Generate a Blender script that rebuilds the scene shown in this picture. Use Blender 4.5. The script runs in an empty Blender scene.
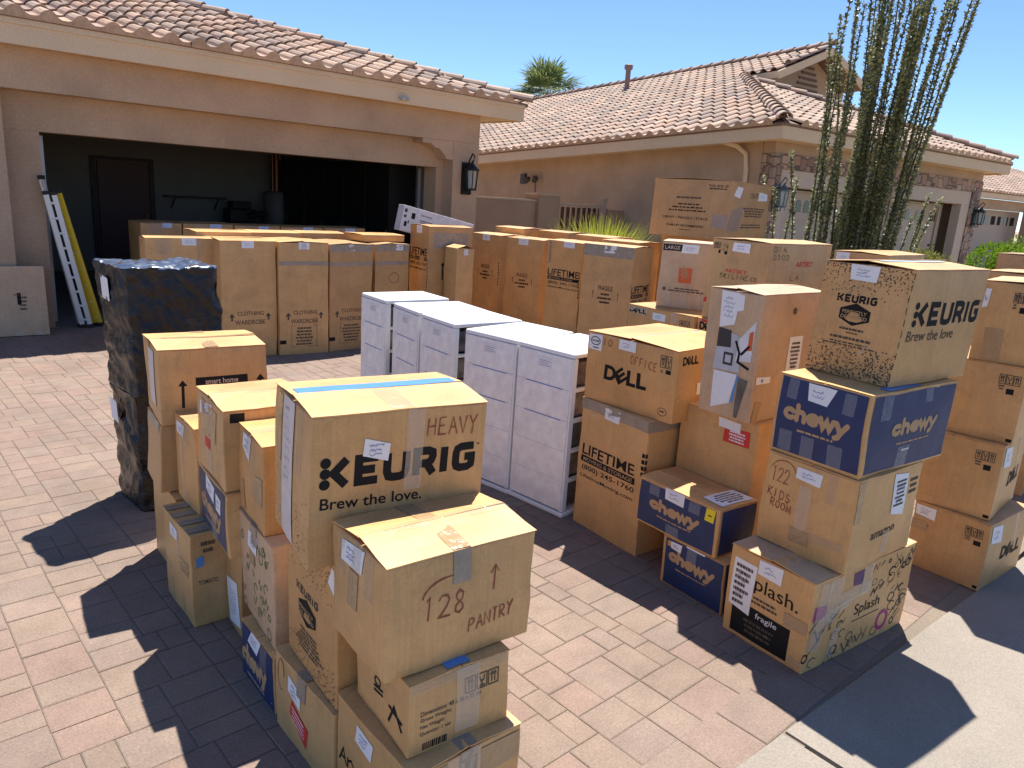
import bpy, bmesh, math, random
from mathutils import Vector, Matrix, noise
random.seed(7)
R = math.radians
scene = bpy.context.scene
COL = scene.collection

# ------------------------------------------------------------ camera, sky, sun, exposure
def setup():
    yaw, pitch, roll = 0.74467, 0.24769, 0.06563
    cy, sy, cp, sp = math.cos(yaw), math.sin(yaw), math.cos(pitch), math.sin(pitch)
    fwd = Vector((sy*cp, cy*cp, -sp)); right = Vector((cy, -sy, 0)); up = right.cross(fwd)
    c, s = math.cos(roll), math.sin(roll)
    r2 = c*right + s*up; u2 = -s*right + c*up
    cam = bpy.data.cameras.new('camera'); ob = bpy.data.objects.new('camera', cam); COL.objects.link(ob)
    M = Matrix((r2, u2, -fwd)).transposed().to_4x4(); M.translation = Vector((0, 0, 1.80027))
    ob.matrix_world = M
    cam.sensor_width = 36; cam.lens = 36*748.115/1024
    cam.clip_start = .05; cam.clip_end = 2000
    scene.camera = ob
    SUN = Vector((.37, .275, 1.0)).normalized()
    w = bpy.data.worlds.new('World'); scene.world = w; w.use_nodes = True
    nt = w.node_tree; nt.nodes.clear()
    out = nt.nodes.new('ShaderNodeOutputWorld'); bg = nt.nodes.new('ShaderNodeBackground'); sky = nt.nodes.new('ShaderNodeTexSky')
    sky.sky_type = 'NISHITA'; sky.sun_disc = False
    sky.sun_elevation = math.asin(SUN.z); sky.sun_rotation = math.atan2(SUN.x, SUN.y)
    sky.altitude = 1500; sky.air_density = .85; sky.dust_density = .0; sky.ozone_density = 7.0
    bg.inputs['Strength'].default_value = .092
    nt.links.new(sky.outputs[0], bg.inputs[0]); nt.links.new(bg.outputs[0], out.inputs[0])
    l = bpy.data.lights.new('sun', 'SUN'); l.energy = 4.2; l.angle = R(.53); l.color = (1, .955, .88)
    so = bpy.data.objects.new('sun', l); COL.objects.link(so)
    so.rotation_euler = (-SUN).to_track_quat('-Z', 'Y').to_euler(); so.location = (10, 8, 30)
    v = scene.view_settings
    v.view_transform = 'Standard'; v.look = 'None'; v.gamma = 1; v.use_curve_mapping = False
    v.exposure = 1.08
setup()

# ------------------------------------------------------------ materials
MATS = {}
def new_mat(name):
    m = bpy.data.materials.new(name); m.use_nodes = True
    nt = m.node_tree; b = nt.nodes['Principled BSDF']
    return m, nt, b
def N(nt, t, **kw):
    n = nt.nodes.new(t)
    for k, v in kw.items():
        if k in n.inputs: n.inputs[k].default_value = v
        else: setattr(n, k, v)
    return n
def plain(name, col, rough=.6, metal=0, spec=.5, alpha=1, coat=0, var=.0, scale=20, emit=None, trans=0):
    if name in MATS: return MATS[name]
    m, nt, b = new_mat(name)
    b.inputs['Base Color'].default_value = (*col, 1); b.inputs['Roughness'].default_value = rough
    b.inputs['Metallic'].default_value = metal; b.inputs['Specular IOR Level'].default_value = spec
    b.inputs['Alpha'].default_value = alpha; b.inputs['Coat Weight'].default_value = coat
    b.inputs['Transmission Weight'].default_value = trans
    if var:
        tc = N(nt, 'ShaderNodeTexCoord'); no = N(nt, 'ShaderNodeTexNoise', Scale=scale, Detail=5.0)
        nt.links.new(tc.outputs['Object'], no.inputs['Vector'])
        mr = N(nt, 'ShaderNodeMapRange'); mr.inputs[1].default_value = .3; mr.inputs[2].default_value = .7
        mr.inputs[3].default_value = 1-var; mr.inputs[4].default_value = 1+var
        nt.links.new(no.outputs[0], mr.inputs[0])
        mx = N(nt, 'ShaderNodeVectorMath', operation='SCALE'); mx.inputs[0].default_value = col
        nt.links.new(mr.outputs[0], mx.inputs['Scale']); nt.links.new(mx.outputs[0], b.inputs['Base Color'])
    MATS[name] = m
    return m
def cardboard(name, col, streak=1.0):
    if name in MATS: return MATS[name]
    m, nt, b = new_mat(name); L = nt.links
    tc = N(nt, 'ShaderNodeTexCoord'); oi = N(nt, 'ShaderNodeObjectInfo')
    off = N(nt, 'ShaderNodeVectorMath', operation='ADD'); sc = N(nt, 'ShaderNodeVectorMath', operation='SCALE'); sc.inputs['Scale'].default_value = 37
    cmb = N(nt, 'ShaderNodeCombineXYZ'); L.new(oi.outputs['Random'], cmb.inputs[0]); L.new(oi.outputs['Random'], cmb.inputs[1])
    L.new(cmb.outputs[0], sc.inputs[0]); L.new(tc.outputs['Object'], off.inputs[0]); L.new(sc.outputs[0], off.inputs[1])
    big = N(nt, 'ShaderNodeTexNoise', Scale=4.0, Detail=6.0, Roughness=.62); L.new(off.outputs[0], big.inputs['Vector'])
    fine = N(nt, 'ShaderNodeTexNoise', Scale=160.0, Detail=3.0); L.new(off.outputs[0], fine.inputs['Vector'])
    mp = N(nt, 'ShaderNodeMapping'); mp.inputs['Scale'].default_value = (140, 140, 2.5); L.new(off.outputs[0], mp.inputs[0])
    st = N(nt, 'ShaderNodeTexNoise', Scale=1.0, Detail=2.0); L.new(mp.outputs[0], st.inputs['Vector'])
    ms = N(nt, 'ShaderNodeTexNoise', Scale=11.0, Detail=7.0, Roughness=.7, Distortion=.8); L.new(off.outputs[0], ms.inputs['Vector'])
    def rng(src, a, c, lo=.3, hi=.7):
        r = N(nt, 'ShaderNodeMapRange'); r.inputs[1].default_value = lo; r.inputs[2].default_value = hi
        r.inputs[3].default_value = a; r.inputs[4].default_value = c; L.new(src, r.inputs[0]); return r.outputs[0]
    def mul(x, y):
        q = N(nt, 'ShaderNodeMath', operation='MULTIPLY'); L.new(x, q.inputs[0]); L.new(y, q.inputs[1]); return q.outputs[0]
    f = mul(mul(rng(big.outputs[0], .84, 1.12), rng(fine.outputs[0], .93, 1.06)), mul(rng(st.outputs[0], 1-.06*streak, 1+.05*streak), rng(ms.outputs[0], .88, 1.03, .28, .5)))
    f = mul(f, rng(oi.outputs['Random'], .93, 1.07, 0, 1))
    # scuffs and handling marks: pale rubbed streaks, darker greasy patches, worn edges
    mq = N(nt, 'ShaderNodeMapping'); mq.inputs['Scale'].default_value = (22, 22, 60); mq.inputs['Rotation'].default_value = (.5, .4, .2); L.new(off.outputs[0], mq.inputs[0])
    su = N(nt, 'ShaderNodeTexNoise', Scale=1.0, Detail=9.0, Roughness=.72); L.new(mq.outputs[0], su.inputs['Vector'])
    f = mul(f, rng(su.outputs[0], 1.0, 1.2, .60, .74)); gr = N(nt, 'ShaderNodeTexNoise', Scale=7.0, Detail=8.0, Roughness=.7, Distortion=1.5); L.new(off.outputs[0], gr.inputs['Vector'])
    f = mul(f, rng(gr.outputs[0], 1.0, .80, .58, .74))
    pt = N(nt, 'ShaderNodeNewGeometry'); f = mul(f, rng(pt.outputs['Pointiness'], 1.0, 1.22, .53, .62))
    v = N(nt, 'ShaderNodeVectorMath', operation='SCALE'); v.inputs[0].default_value = col; L.new(f, v.inputs['Scale'])
    L.new(v.outputs[0], b.inputs['Base Color'])
    b.inputs['Roughness'].default_value = .47; b.inputs['Specular IOR Level'].default_value = .55
    bp = N(nt, 'ShaderNodeBump', Strength=.25, Distance=.004); L.new(ms.outputs[0], bp.inputs['Height'])
    bp2 = N(nt, 'ShaderNodeBump', Strength=.12, Distance=.001); L.new(st.outputs[0], bp2.inputs['Height']); L.new(bp.outputs[0], bp2.inputs['Normal'])
    L.new(bp2.outputs[0], b.inputs['Normal'])
    MATS[name] = m
    return m
def tinted(name, col, rough=.8, noise=60, amp=.12, bump=.3, dist=.003, spec=.3):
    """base colour times the mesh's own 'tint' attribute (each paver or tile fired its own colour)"""
    if name in MATS: return MATS[name]
    m, nt, b = new_mat(name); L = nt.links
    at = N(nt, 'ShaderNodeAttribute', attribute_name='tint')
    tc = N(nt, 'ShaderNodeTexCoord'); no = N(nt, 'ShaderNodeTexNoise', Scale=float(noise), Detail=6.0, Roughness=.65); L.new(tc.outputs['Object'], no.inputs['Vector'])
    n2 = N(nt, 'ShaderNodeTexNoise', Scale=1.7, Detail=4.0); L.new(tc.outputs['Object'], n2.inputs['Vector'])
    def rng(src, a, c):
        r = N(nt, 'ShaderNodeMapRange'); r.inputs[1].default_value = .3; r.inputs[2].default_value = .7
        r.inputs[3].default_value = a; r.inputs[4].default_value = c; L.new(src, r.inputs[0]); return r.outputs[0]
    q = N(nt, 'ShaderNodeMath', operation='MULTIPLY'); L.new(rng(no.outputs[0], 1-amp, 1+amp), q.inputs[0]); L.new(rng(n2.outputs[0], .84, 1.1), q.inputs[1])
    n3 = N(nt, 'ShaderNodeTexNoise', Scale=9.0, Detail=8.0, Roughness=.72); L.new(tc.outputs['Object'], n3.inputs['Vector']); q3 = N(nt, 'ShaderNodeMath', operation='MULTIPLY'); L.new(q.outputs[0], q3.inputs[0]); L.new(rng(n3.outputs[0], .86, 1.12), q3.inputs[1]); q = q3
    v = N(nt, 'ShaderNodeVectorMath', operation='MULTIPLY'); v.inputs[0].default_value = col; L.new(at.outputs['Color'], v.inputs[1])
    s = N(nt, 'ShaderNodeVectorMath', operation='SCALE'); L.new(v.outputs[0], s.inputs[0]); L.new(q.outputs[0], s.inputs['Scale'])
    L.new(s.outputs[0], b.inputs['Base Color'])
    b.inputs['Roughness'].default_value = rough; b.inputs['Specular IOR Level'].default_value = spec
    bp = N(nt, 'ShaderNodeBump', Strength=bump, Distance=dist); L.new(no.outputs[0], bp.inputs['Height']); L.new(bp.outputs[0], b.inputs['Normal'])
    MATS[name] = m
    return m
def stucco(name, col, scale=90, bump=.5, blot=.14):
    if name in MATS: return MATS[name]
    m, nt, b = new_mat(name); L = nt.links
    tc = N(nt, 'ShaderNodeTexCoord'); no = N(nt, 'ShaderNodeTexNoise', Scale=float(scale), Detail=4.0, Roughness=.6); L.new(tc.outputs['Object'], no.inputs['Vector'])
    n2 = N(nt, 'ShaderNodeTexNoise', Scale=1.3, Detail=5.0, Roughness=.6); L.new(tc.outputs['Object'], n2.inputs['Vector'])
    def rng(src, a, c):
        r = N(nt, 'ShaderNodeMapRange'); r.inputs[1].default_value = .3; r.inputs[2].default_value = .7
        r.inputs[3].default_value = a; r.inputs[4].default_value = c; L.new(src, r.inputs[0]); return r.outputs[0]
    q = N(nt, 'ShaderNodeMath', operation='MULTIPLY'); L.new(rng(no.outputs[0], .88, 1.1), q.inputs[0]); L.new(rng(n2.outputs[0], 1-blot, 1+blot), q.inputs[1])
    v = N(nt, 'ShaderNodeVectorMath', operation='SCALE'); v.inputs[0].default_value = col; L.new(q.outputs[0], v.inputs['Scale'])
    L.new(v.outputs[0], b.inputs['Base Color']); b.inputs['Roughness'].default_value = .9; b.inputs['Specular IOR Level'].default_value = .2
    bp = N(nt, 'ShaderNodeBump', Strength=bump, Distance=.006); L.new(no.outputs[0], bp.inputs['Height']); L.new(bp.outputs[0], b.inputs['Normal'])
    MATS[name] = m
    return m
def stone(name):
    if name in MATS: return MATS[name]
    m, nt, b = new_mat(name); L = nt.links
    tc = N(nt, 'ShaderNodeTexCoord'); mp = N(nt, 'ShaderNodeMapping'); L.new(tc.outputs['Object'], mp.inputs[0])
    mp.inputs['Scale'].default_value = (1, 1, 1)
    cx = N(nt, 'ShaderNodeSeparateXYZ'); L.new(mp.outputs[0], cx.inputs[0])
    ad = N(nt, 'ShaderNodeMath', operation='ADD'); L.new(cx.outputs[0], ad.inputs[0]); L.new(cx.outputs[1], ad.inputs[1])
    cb = N(nt, 'ShaderNodeCombineXYZ'); L.new(ad.outputs[0], cb.inputs[0]); L.new(cx.outputs[2], cb.inputs[1])
    vo = N(nt, 'ShaderNodeTexVoronoi', Scale=5.0, Randomness=.75, distance='CHEBYCHEV'); L.new(cb.outputs[0], vo.inputs['Vector'])
    cr = N(nt, 'ShaderNodeValToRGB'); e = cr.color_ramp.elements
    e[0].color = (.22, .14, .10, 1); e[1].color = (.42, .33, .25, 1)
    for p_, c_ in ((.3, (.36, .22, .15, 1)), (.55, (.30, .24, .19, 1)), (.8, (.45, .27, .18, 1))):
        k = cr.color_ramp.elements.new(p_); k.color = c_
    sep = N(nt, 'ShaderNodeSeparateColor'); L.new(vo.outputs['Color'], sep.inputs[0]); L.new(sep.outputs[0], cr.inputs[0])
    no = N(nt, 'ShaderNodeTexNoise', Scale=40.0, Detail=5.0); L.new(tc.outputs['Object'], no.inputs['Vector'])
    ve = N(nt, 'ShaderNodeTexVoronoi', Scale=5.0, Randomness=.75, distance='CHEBYCHEV', feature='F2'); L.new(cb.outputs[0], ve.inputs['Vector'])
    df = N(nt, 'ShaderNodeMath', operation='SUBTRACT'); L.new(ve.outputs['Distance'], df.inputs[0]); L.new(vo.outputs['Distance'], df.inputs[1])
    ed = N(nt, 'ShaderNodeMapRange'); ed.inputs[1].default_value = .0; ed.inputs[2].default_value = .1; L.new(df.outputs[0], ed.inputs[0])
    mx = N(nt, 'ShaderNodeMix', data_type='RGBA'); mx.inputs[6].default_value = (.12, .09, .07, 1); L.new(cr.outputs[0], mx.inputs[7]); L.new(ed.outputs[0], mx.inputs[0])
    L.new(mx.outputs[2], b.inputs['Base Color']); b.inputs['Roughness'].default_value = .9
    hs = N(nt, 'ShaderNodeMath', operation='MULTIPLY_ADD'); L.new(no.outputs[0], hs.inputs[0]); hs.inputs[1].default_value = .4; L.new(ed.outputs[0], hs.inputs[2])
    bp = N(nt, 'ShaderNodeBump', Strength=.8, Distance=.02); L.new(hs.outputs[0], bp.inputs['Height']); L.new(bp.outputs[0], b.inputs['Normal'])
    MATS[name] = m
    return m
def wrap_plastic():
    m, nt, b = new_mat('black_stretch_plastic'); L = nt.links
    tc = N(nt, 'ShaderNodeTexCoord')
    mp = N(nt, 'ShaderNodeMapping'); mp.inputs['Scale'].default_value = (1, 1, 1.6); mp.inputs['Rotation'].default_value = (.3, .5, 0); L.new(tc.outputs['Object'], mp.inputs[0])
    no = N(nt, 'ShaderNodeTexNoise', Scale=4.2, Detail=7.0, Roughness=.65, Distortion=1.2); L.new(mp.outputs[0], no.inputs['Vector'])
    cr = N(nt, 'ShaderNodeValToRGB'); e = cr.color_ramp.elements
    e[0].position = .61; e[0].color = (.005, .005, .007, 1); e[1].position = .77; e[1].color = (.09, .058, .036, 1)
    L.new(no.outputs[0], cr.inputs[0]); L.new(cr.outputs[0], b.inputs['Base Color'])
    b.inputs['Roughness'].default_value = .13; b.inputs['Specular IOR Level'].default_value = .5
    wr = N(nt, 'ShaderNodeTexNoise', Scale=34.0, Detail=5.0, Roughness=.6, Distortion=2.0); L.new(mp.outputs[0], wr.inputs['Vector'])
    bp = N(nt, 'ShaderNodeBump', Strength=.55, Distance=.010); L.new(wr.outputs[0], bp.inputs['Height']); L.new(bp.outputs[0], b.inputs['Normal'])
    return m
def concrete(name, col):
    if name in MATS: return MATS[name]
    m, nt, b = new_mat(name); L = nt.links
    tc = N(nt, 'ShaderNodeTexCoord')
    a = N(nt, 'ShaderNodeTexNoise', Scale=150.0, Detail=3.0, Roughness=.7); L.new(tc.outputs['Object'], a.inputs['Vector'])
    c = N(nt, 'ShaderNodeTexNoise', Scale=1.4, Detail=7.0, Roughness=.65); L.new(tc.outputs['Object'], c.inputs['Vector'])
    vo = N(nt, 'ShaderNodeTexVoronoi', Scale=120.0); L.new(tc.outputs['Object'], vo.inputs['Vector'])
    def rng(src, lo, hi, x, y):
        r = N(nt, 'ShaderNodeMapRange'); r.inputs[1].default_value = lo; r.inputs[2].default_value = hi
        r.inputs[3].default_value = x; r.inputs[4].default_value = y; L.new(src, r.inputs[0]); return r.outputs[0]
    def mul(x, y):
        q = N(nt, 'ShaderNodeMath', operation='MULTIPLY'); L.new(x, q.inputs[0]); L.new(y, q.inputs[1]); return q.outputs[0]
    f = mul(mul(rng(a.outputs[0], .3, .7, .82, 1.15), rng(c.outputs[0], .3, .7, .86, 1.1)), rng(vo.outputs['Distance'], 0, .6, 1.06, .93))
    v = N(nt, 'ShaderNodeVectorMath', operation='SCALE'); v.inputs[0].default_value = col; L.new(f, v.inputs['Scale'])
    L.new(v.outputs[0], b.inputs['Base Color']); b.inputs['Roughness'].default_value = .88; b.inputs['Specular IOR Level'].default_value = .25
    bp = N(nt, 'ShaderNodeBump', Strength=.5, Distance=.004); L.new(a.outputs[0], bp.inputs['Height']); L.new(bp.outputs[0], b.inputs['Normal'])
    MATS[name] = m
    return m
def leafmat(name, col, col2, rough=.55):
    if name in MATS: return MATS[name]
    m, nt, b = new_mat(name); L = nt.links
    ge = N(nt, 'ShaderNodeNewGeometry'); cr = N(nt, 'ShaderNodeValToRGB'); e = cr.color_ramp.elements
    e[0].color = (*col, 1); e[1].color = (*col2, 1); L.new(ge.outputs['Random Per Island'], cr.inputs[0]); L.new(cr.outputs[0], b.inputs['Base Color'])
    b.inputs['Roughness'].default_value = rough; b.inputs['Specular IOR Level'].default_value = .3
    tr = N(nt, 'ShaderNodeBsdfTranslucent'); L.new(cr.outputs[0], tr.inputs[0]); ms = N(nt, 'ShaderNodeMixShader'); ms.inputs[0].default_value = .3
    L.new(b.outputs[0], ms.inputs[1]); L.new(tr.outputs[0], ms.inputs[2])
    L.new(ms.outputs[0], nt.nodes['Material Output'].inputs[0])
    MATS[name] = m
    return m

# ------------------------------------------------------------ object helpers
def tag(o, label=None, cat=None, group=None, kind=None):
    if label: o['label'] = label
    if cat: o['category'] = cat
    if group: o['group'] = group
    if kind: o['kind'] = kind
    return o
def make(name, verts, faces, mat, parent=None, smooth=False, tint=None):
    me = bpy.data.meshes.new(name); me.from_pydata([tuple(v) for v in verts], [], faces)
    me.validate(clean_customdata=False)
    mats = mat if isinstance(mat, (list, tuple)) else [mat]
    for x in mats: me.materials.append(x)
    if tint is not None:
        at = me.color_attributes.new('tint', 'FLOAT_COLOR', 'CORNER')
        buf = []
        for p in me.polygons:
            c = tint[p.index]
            for _ in range(p.loop_total): buf += [c[0], c[1], c[2], 1.0]
        at.data.foreach_set('color', buf)
    if smooth:
        me.polygons.foreach_set('use_smooth', [True]*len(me.polygons))
    me.update()
    o = bpy.data.objects.new(name, me); COL.objects.link(o)
    if parent is not None: o.parent = parent
    return o
def empty(name, loc=(0, 0, 0), rz=0, label=None, cat=None, group=None, kind=None):
    o = bpy.data.objects.new(name, None); COL.objects.link(o); o.location = loc; o.rotation_euler = (0, 0, rz)
    o.empty_display_size = .2
    return tag(o, label, cat, group, kind)
class MB:
    """collects shapes into one mesh"""
    def __init__(s): s.v = []; s.f = []
    def hexa(s, P):
        n = len(s.v); s.v += [Vector(p) for p in P]
        s.f += [(n, n+3, n+2, n+1), (n+4, n+5, n+6, n+7), (n, n+1, n+5, n+4), (n+1, n+2, n+6, n+5), (n+2, n+3, n+7, n+6), (n+3, n, n+4, n+7)]
    def box(s, x0, x1, y0, y1, z0, z1, fn=None):
        P = [(x0, y0, z0), (x1, y0, z0), (x1, y1, z0), (x0, y1, z0), (x0, y0, z1), (x1, y0, z1), (x1, y1, z1), (x0, y1, z1)]
        if fn: P = [fn(*p) for p in P]
        s.hexa(P)
    def quad(s, *P):
        n = len(s.v); s.v += [Vector(p) for p in P]; s.f.append(tuple(range(n, n+len(P))))
    def bar(s, a, b, w, h, up=(0, 0, 1)):
        a = Vector(a); b = Vector(b); d = (b-a).normalized(); up = Vector(up)
        sd = d.cross(up)
        if sd.length < 1e-4: sd = d.cross(Vector((0, 1, 0)))
        sd.normalize(); u = sd.cross(d)
        P = [a-sd*w/2-u*h/2, a+sd*w/2-u*h/2, b+sd*w/2-u*h/2, b-sd*w/2-u*h/2, a-sd*w/2+u*h/2, a+sd*w/2+u*h/2, b+sd*w/2+u*h/2, b-sd*w/2+u*h/2]
        s.hexa(P)
    def tube(s, pts, rad, seg=8, cap=True):
        pts = [Vector(p) for p in pts]; rr = rad if isinstance(rad, (list, tuple)) else [rad]*len(pts)
        n0 = len(s.v); ref = Vector((0, 0, 1))
        for i, p in enumerate(pts):
            d = (pts[min(i+1, len(pts)-1)]-pts[max(i-1, 0)]).normalized()
            a = d.cross(ref)
            if a.length < .05: a = d.cross(Vector((1, 0, 0)))
            a.normalize(); c = d.cross(a)
            for k in range(seg):
                t = 2*math.pi*k/seg; s.v.append(p+(a*math.cos(t)+c*math.sin(t))*rr[i])
        for i in range(len(pts)-1):
            for k in range(seg):
                a0 = n0+i*seg+k; a1 = n0+i*seg+(k+1) % seg
                s.f.append((a0, a1, a1+seg, a0+seg))
        if cap:
            s.f.append(tuple(n0+k for k in reversed(range(seg)))); e = n0+(len(pts)-1)*seg; s.f.append(tuple(e+k for k in range(seg)))
    def build(s, name, mat, parent=None, smooth=False): return make(name, s.v, s.f, mat, parent, smooth)
def bevel(o, w=.006, seg=2):
    m = o.modifiers.new('edge', 'BEVEL'); m.width = w; m.segments = seg; m.limit_method = 'ANGLE'; m.angle_limit = R(40)
    return o

def ink(name, col, wear):
    m, nt, b = new_mat(name); L = nt.links; tc = N(nt, 'ShaderNodeTexCoord'); no = N(nt, 'ShaderNodeTexNoise', Scale=55.0, Detail=8.0, Roughness=.75)
    L.new(tc.outputs['Object'], no.inputs['Vector']); cr = N(nt, 'ShaderNodeValToRGB'); e = cr.color_ramp.elements
    e[0].position = wear; e[0].color = (*col, 1); e[1].position = wear+.14; e[1].color = (.40, .25, .12, 1)
    L.new(no.outputs[0], cr.inputs[0]); L.new(cr.outputs[0], b.inputs['Base Color']); b.inputs['Roughness'].default_value = .7; b.inputs['Specular IOR Level'].default_value = .2
    return m
BLACK = ink('black_ink', (.012, .012, .013), .68)
GREYINK = ink('faded_ink', (.09, .07, .055), .56)
REDINK = plain('red_marker_ink', (.30, .085, .055), .8, spec=.2)
BRIGHTRED = plain('red_print', (.62, .035, .03), .6)
ORANGE = plain('orange_print', (.62, .11, .025), .6)
NAVY = plain('navy_print', (.016, .035, .115), .5, var=.12, scale=14, spec=.4)
KRAFT = plain('unprinted_kraft', (.47, .295, .15), .7, var=.08)
PAPER = plain('white_paper', (.80, .80, .82), .6, var=.03, scale=30)
PENCIL = plain('blue_pen', (.25, .29, .45), .7)
YELLOW = plain('yellow_sticker', (.82, .66, .02), .5)
SKYBLUE = plain('blue_tape', (.10, .27, .62), .35)
GREENINK = plain('green_print', (.07, .16, .03), .7)
MAGENTA = plain('magenta_print', (.35, .03, .16), .6)
CLEAR = plain('clear_packing_tape', (.60, .50, .38), .10, alpha=.24, spec=.9)
WHITECLEAR = plain('crinkled_clear_tape', (.80, .72, .60), .16, alpha=.30, spec=.8)
TAN = plain('tan_packing_tape', (.42, .27, .14), .25, var=.05, spec=.5)
GREYTAPE = plain('grey_duct_tape', (.33, .265, .20), .35, var=.12, spec=.5)
def wrinkle(m, scale, strength, dist):
    nt = m.node_tree; tc = N(nt, 'ShaderNodeTexCoord'); no = N(nt, 'ShaderNodeTexNoise', Scale=float(scale), Detail=4.0, Distortion=2.0); nt.links.new(tc.outputs['Object'], no.inputs['Vector'])
    bp = N(nt, 'ShaderNodeBump', Strength=strength, Distance=dist); nt.links.new(no.outputs[0], bp.inputs['Height']); nt.links.new(bp.outputs[0], nt.nodes['Principled BSDF'].inputs['Normal'])
for m_ in (CLEAR, WHITECLEAR, TAN, GREYTAPE): wrinkle(m_, 26, .6, .008)
CB = {
 'tan': cardboard('tan_cardboard', (.605, .345, .138)),
 'warm': cardboard('warm_cardboard', (.60, .32, .115)),
 'yellow': cardboard('yellow_cardboard', (.56, .338, .142)),
 'grey': cardboard('greyish_cardboard', (.53, .355, .215)),
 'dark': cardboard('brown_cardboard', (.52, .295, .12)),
 'white': cardboard('white_coated_cardboard', (.72, .71, .72), .3),
}

# ------------------------------------------------------------ lettering
_TX = {}
def text_mesh(s, bold=0.0):
    k = (s, bold)
    if k in _TX: return _TX[k]
    c = bpy.data.curves.new('lettering', 'FONT'); c.body = s; c.offset = bold; c.resolution_u = 4; c.fill_mode = 'FRONT'
    o = bpy.data.objects.new('lettering', c); me = o.to_mesh()
    v = [(q.co.x, q.co.y) for q in me.vertices]; f = [tuple(p.vertices) for p in me.polygons]
    o.to_mesh_clear(); bpy.data.objects.remove(o); bpy.data.curves.remove(c)
    xs = [q[0] for q in v]; ys = [q[1] for q in v]
    x0, x1, y0, y1 = min(xs), max(xs), min(ys), max(ys)
    v = [((a-x0)/(x1-x0), (b-y0)/(y1-y0)) for a, b in v]
    _TX[k] = (v, f)
    return _TX[k]
def arc(cx, cy, r, a0, a1, n=10, ry=None):
    ry = ry or r
    return [(cx+r*math.cos(R(a0+(a1-a0)*i/n)), cy+ry*math.sin(R(a0+(a1-a0)*i/n))) for i in range(n+1)]
# rounded lower-case script used on the navy pet boxes
ROUND = {
 'c': (.95, [arc(.48, .5, .40, 45, 318, 12)]),
 'h': (.98, [[(.12, .06), (.12, 1.42)], [(.12, .5)]+arc(.44, .56, .32, 180, 0, 8)+[(.76, .06)]]),
 'e': (.98, [[(.12, .48), (.86, .56)], arc(.48, .5, .40, 6, 312, 12)]),
 'w': (1.22, [[(.04, .92), (.30, .1), (.56, .78), (.84, .1), (1.10, .92)]]),
 'y': (.95, [[(.04, .92), (.42, .12)], [(.86, .92), (.42, .12), (.26, -.30), (.05, -.42)]]),
}
# wide geometric capitals used on the coffee maker boxes
GEO = {
 'K': (.98, [[(.82, .98), (.40, .5), (.82, .02)]]),
 'E': (.86, [[(.76, .93), (.12, .93), (.12, .07), (.76, .07)], [(.12, .5), (.66, .5)]]),
 'U': (.92, [[(.1, 1), (.1, .3), (.16, .12), (.30, .07), (.56, .07), (.70, .12), (.76, .3), (.76, 1)]]),
 'R': (.90, [[(.1, 0), (.1, .93), (.52, .93), (.68, .85), (.70, .70), (.64, .52), (.50, .44), (.1, .44)], [(.48, .44), (.74, 0)]]),
 'I': (.34, [[(.1, 0), (.1, 1)]]),
 'G': (.86, [[(.78, .93), (.28, .93), (.14, .85), (.1, .70), (.1, .30), (.14, .15), (.28, .07), (.56, .07), (.70, .15), (.72, .3), (.72, .5), (.44, .5)]]),
}
HAND = {
 'M': [[(0, 0), (.08, 1), (.32, .2), (.58, 1), (.66, 0)]],
 'H': [[(0, 0), (.05, 1)], [(.6, 0), (.62, 1)], [(0, .5), (.62, .52)]], 'E': [[(.6, 1), (.05, .95), (0, 0), (.62, .04)], [(.03, .5), (.5, .52)]],
 'A': [[(0, 0), (.33, 1), (.66, 0)], [(.12, .38), (.55, .4)]], 'V': [[(0, 1), (.3, 0), (.65, 1)]], 'Y': [[(0, 1), (.3, .5), (.65, 1)], [(.3, .5), (.2, -.1)]],
 'P': [[(0, 0), (.05, 1), (.5, .95), (.55, .7), (.4, .5), (.03, .48)]], 'N': [[(0, 0), (.03, 1), (.58, .02), (.62, 1)]], 'T': [[(0, 1), (.66, .97)], [(.33, .98), (.3, 0)]],
 'R': [[(0, 0), (.05, 1), (.5, .95), (.55, .7), (.4, .5), (.03, .48), (.62, 0)]], '1': [[(.2, .85), (.33, 1), (.3, 0)]], '2': [[(0, .75), (.12, .97), (.42, .98), (.55, .75), (.4, .45), (0, .03), (.65, .05)]],
 '8': [[(.5, .85), (.3, 1), (.1, .85), (.12, .65), (.45, .4), (.5, .15), (.3, 0), (.08, .12), (.1, .35), (.42, .6), (.5, .85)]],
 'O': [[(.3, 1), (.05, .8), (0, .3), (.25, 0), (.55, .2), (.6, .7), (.3, 1)]], 'F': [[(.6, 1), (.05, .96), (0, 0)], [(.04, .5), (.45, .52)]], 'I': [[(.2, 1), (.18, 0)]],
 'C': [[(.6, .85), (.4, 1), (.1, .8), (0, .4), (.2, .05), (.6, .12)]], 'S': [[(.55, .85), (.3, 1), (.05, .8), (.2, .55), (.5, .42), (.55, .15), (.25, 0), (0, .15)]],
 'K': [[(0, 0), (.04, 1)], [(.6, 1), (.05, .45), (.62, 0)]], 'L': [[(.03, 1), (0, 0), (.55, .03)]], 'D': [[(0, 0), (.03, 1), (.4, .9), (.6, .5), (.4, .08), (0, 0)]],
 '3': [[(0, .9), (.3, 1), (.5, .8), (.2, .55), (.5, .3), (.3, 0), (0, .1)]], '0': [[(.3, 1), (.05, .8), (0, .3), (.25, 0), (.55, .2), (.6, .7), (.3, 1)]], '9': [[(.5, .7), (.25, .5), (.05, .75), (.3, 1), (.5, .75), (.45, 0)]],
}
def letters(table, s, gap=.0):
    out = []; x = 0
    for ch in s:
        if ch == ' ': x += .6; continue
        if isinstance(table[ch], tuple): adv, st = table[ch]
        else: adv, st = .88, table[ch]
        out += [[(a+x, b) for a, b in p] for p in st]; x += adv+gap
    return out

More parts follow.
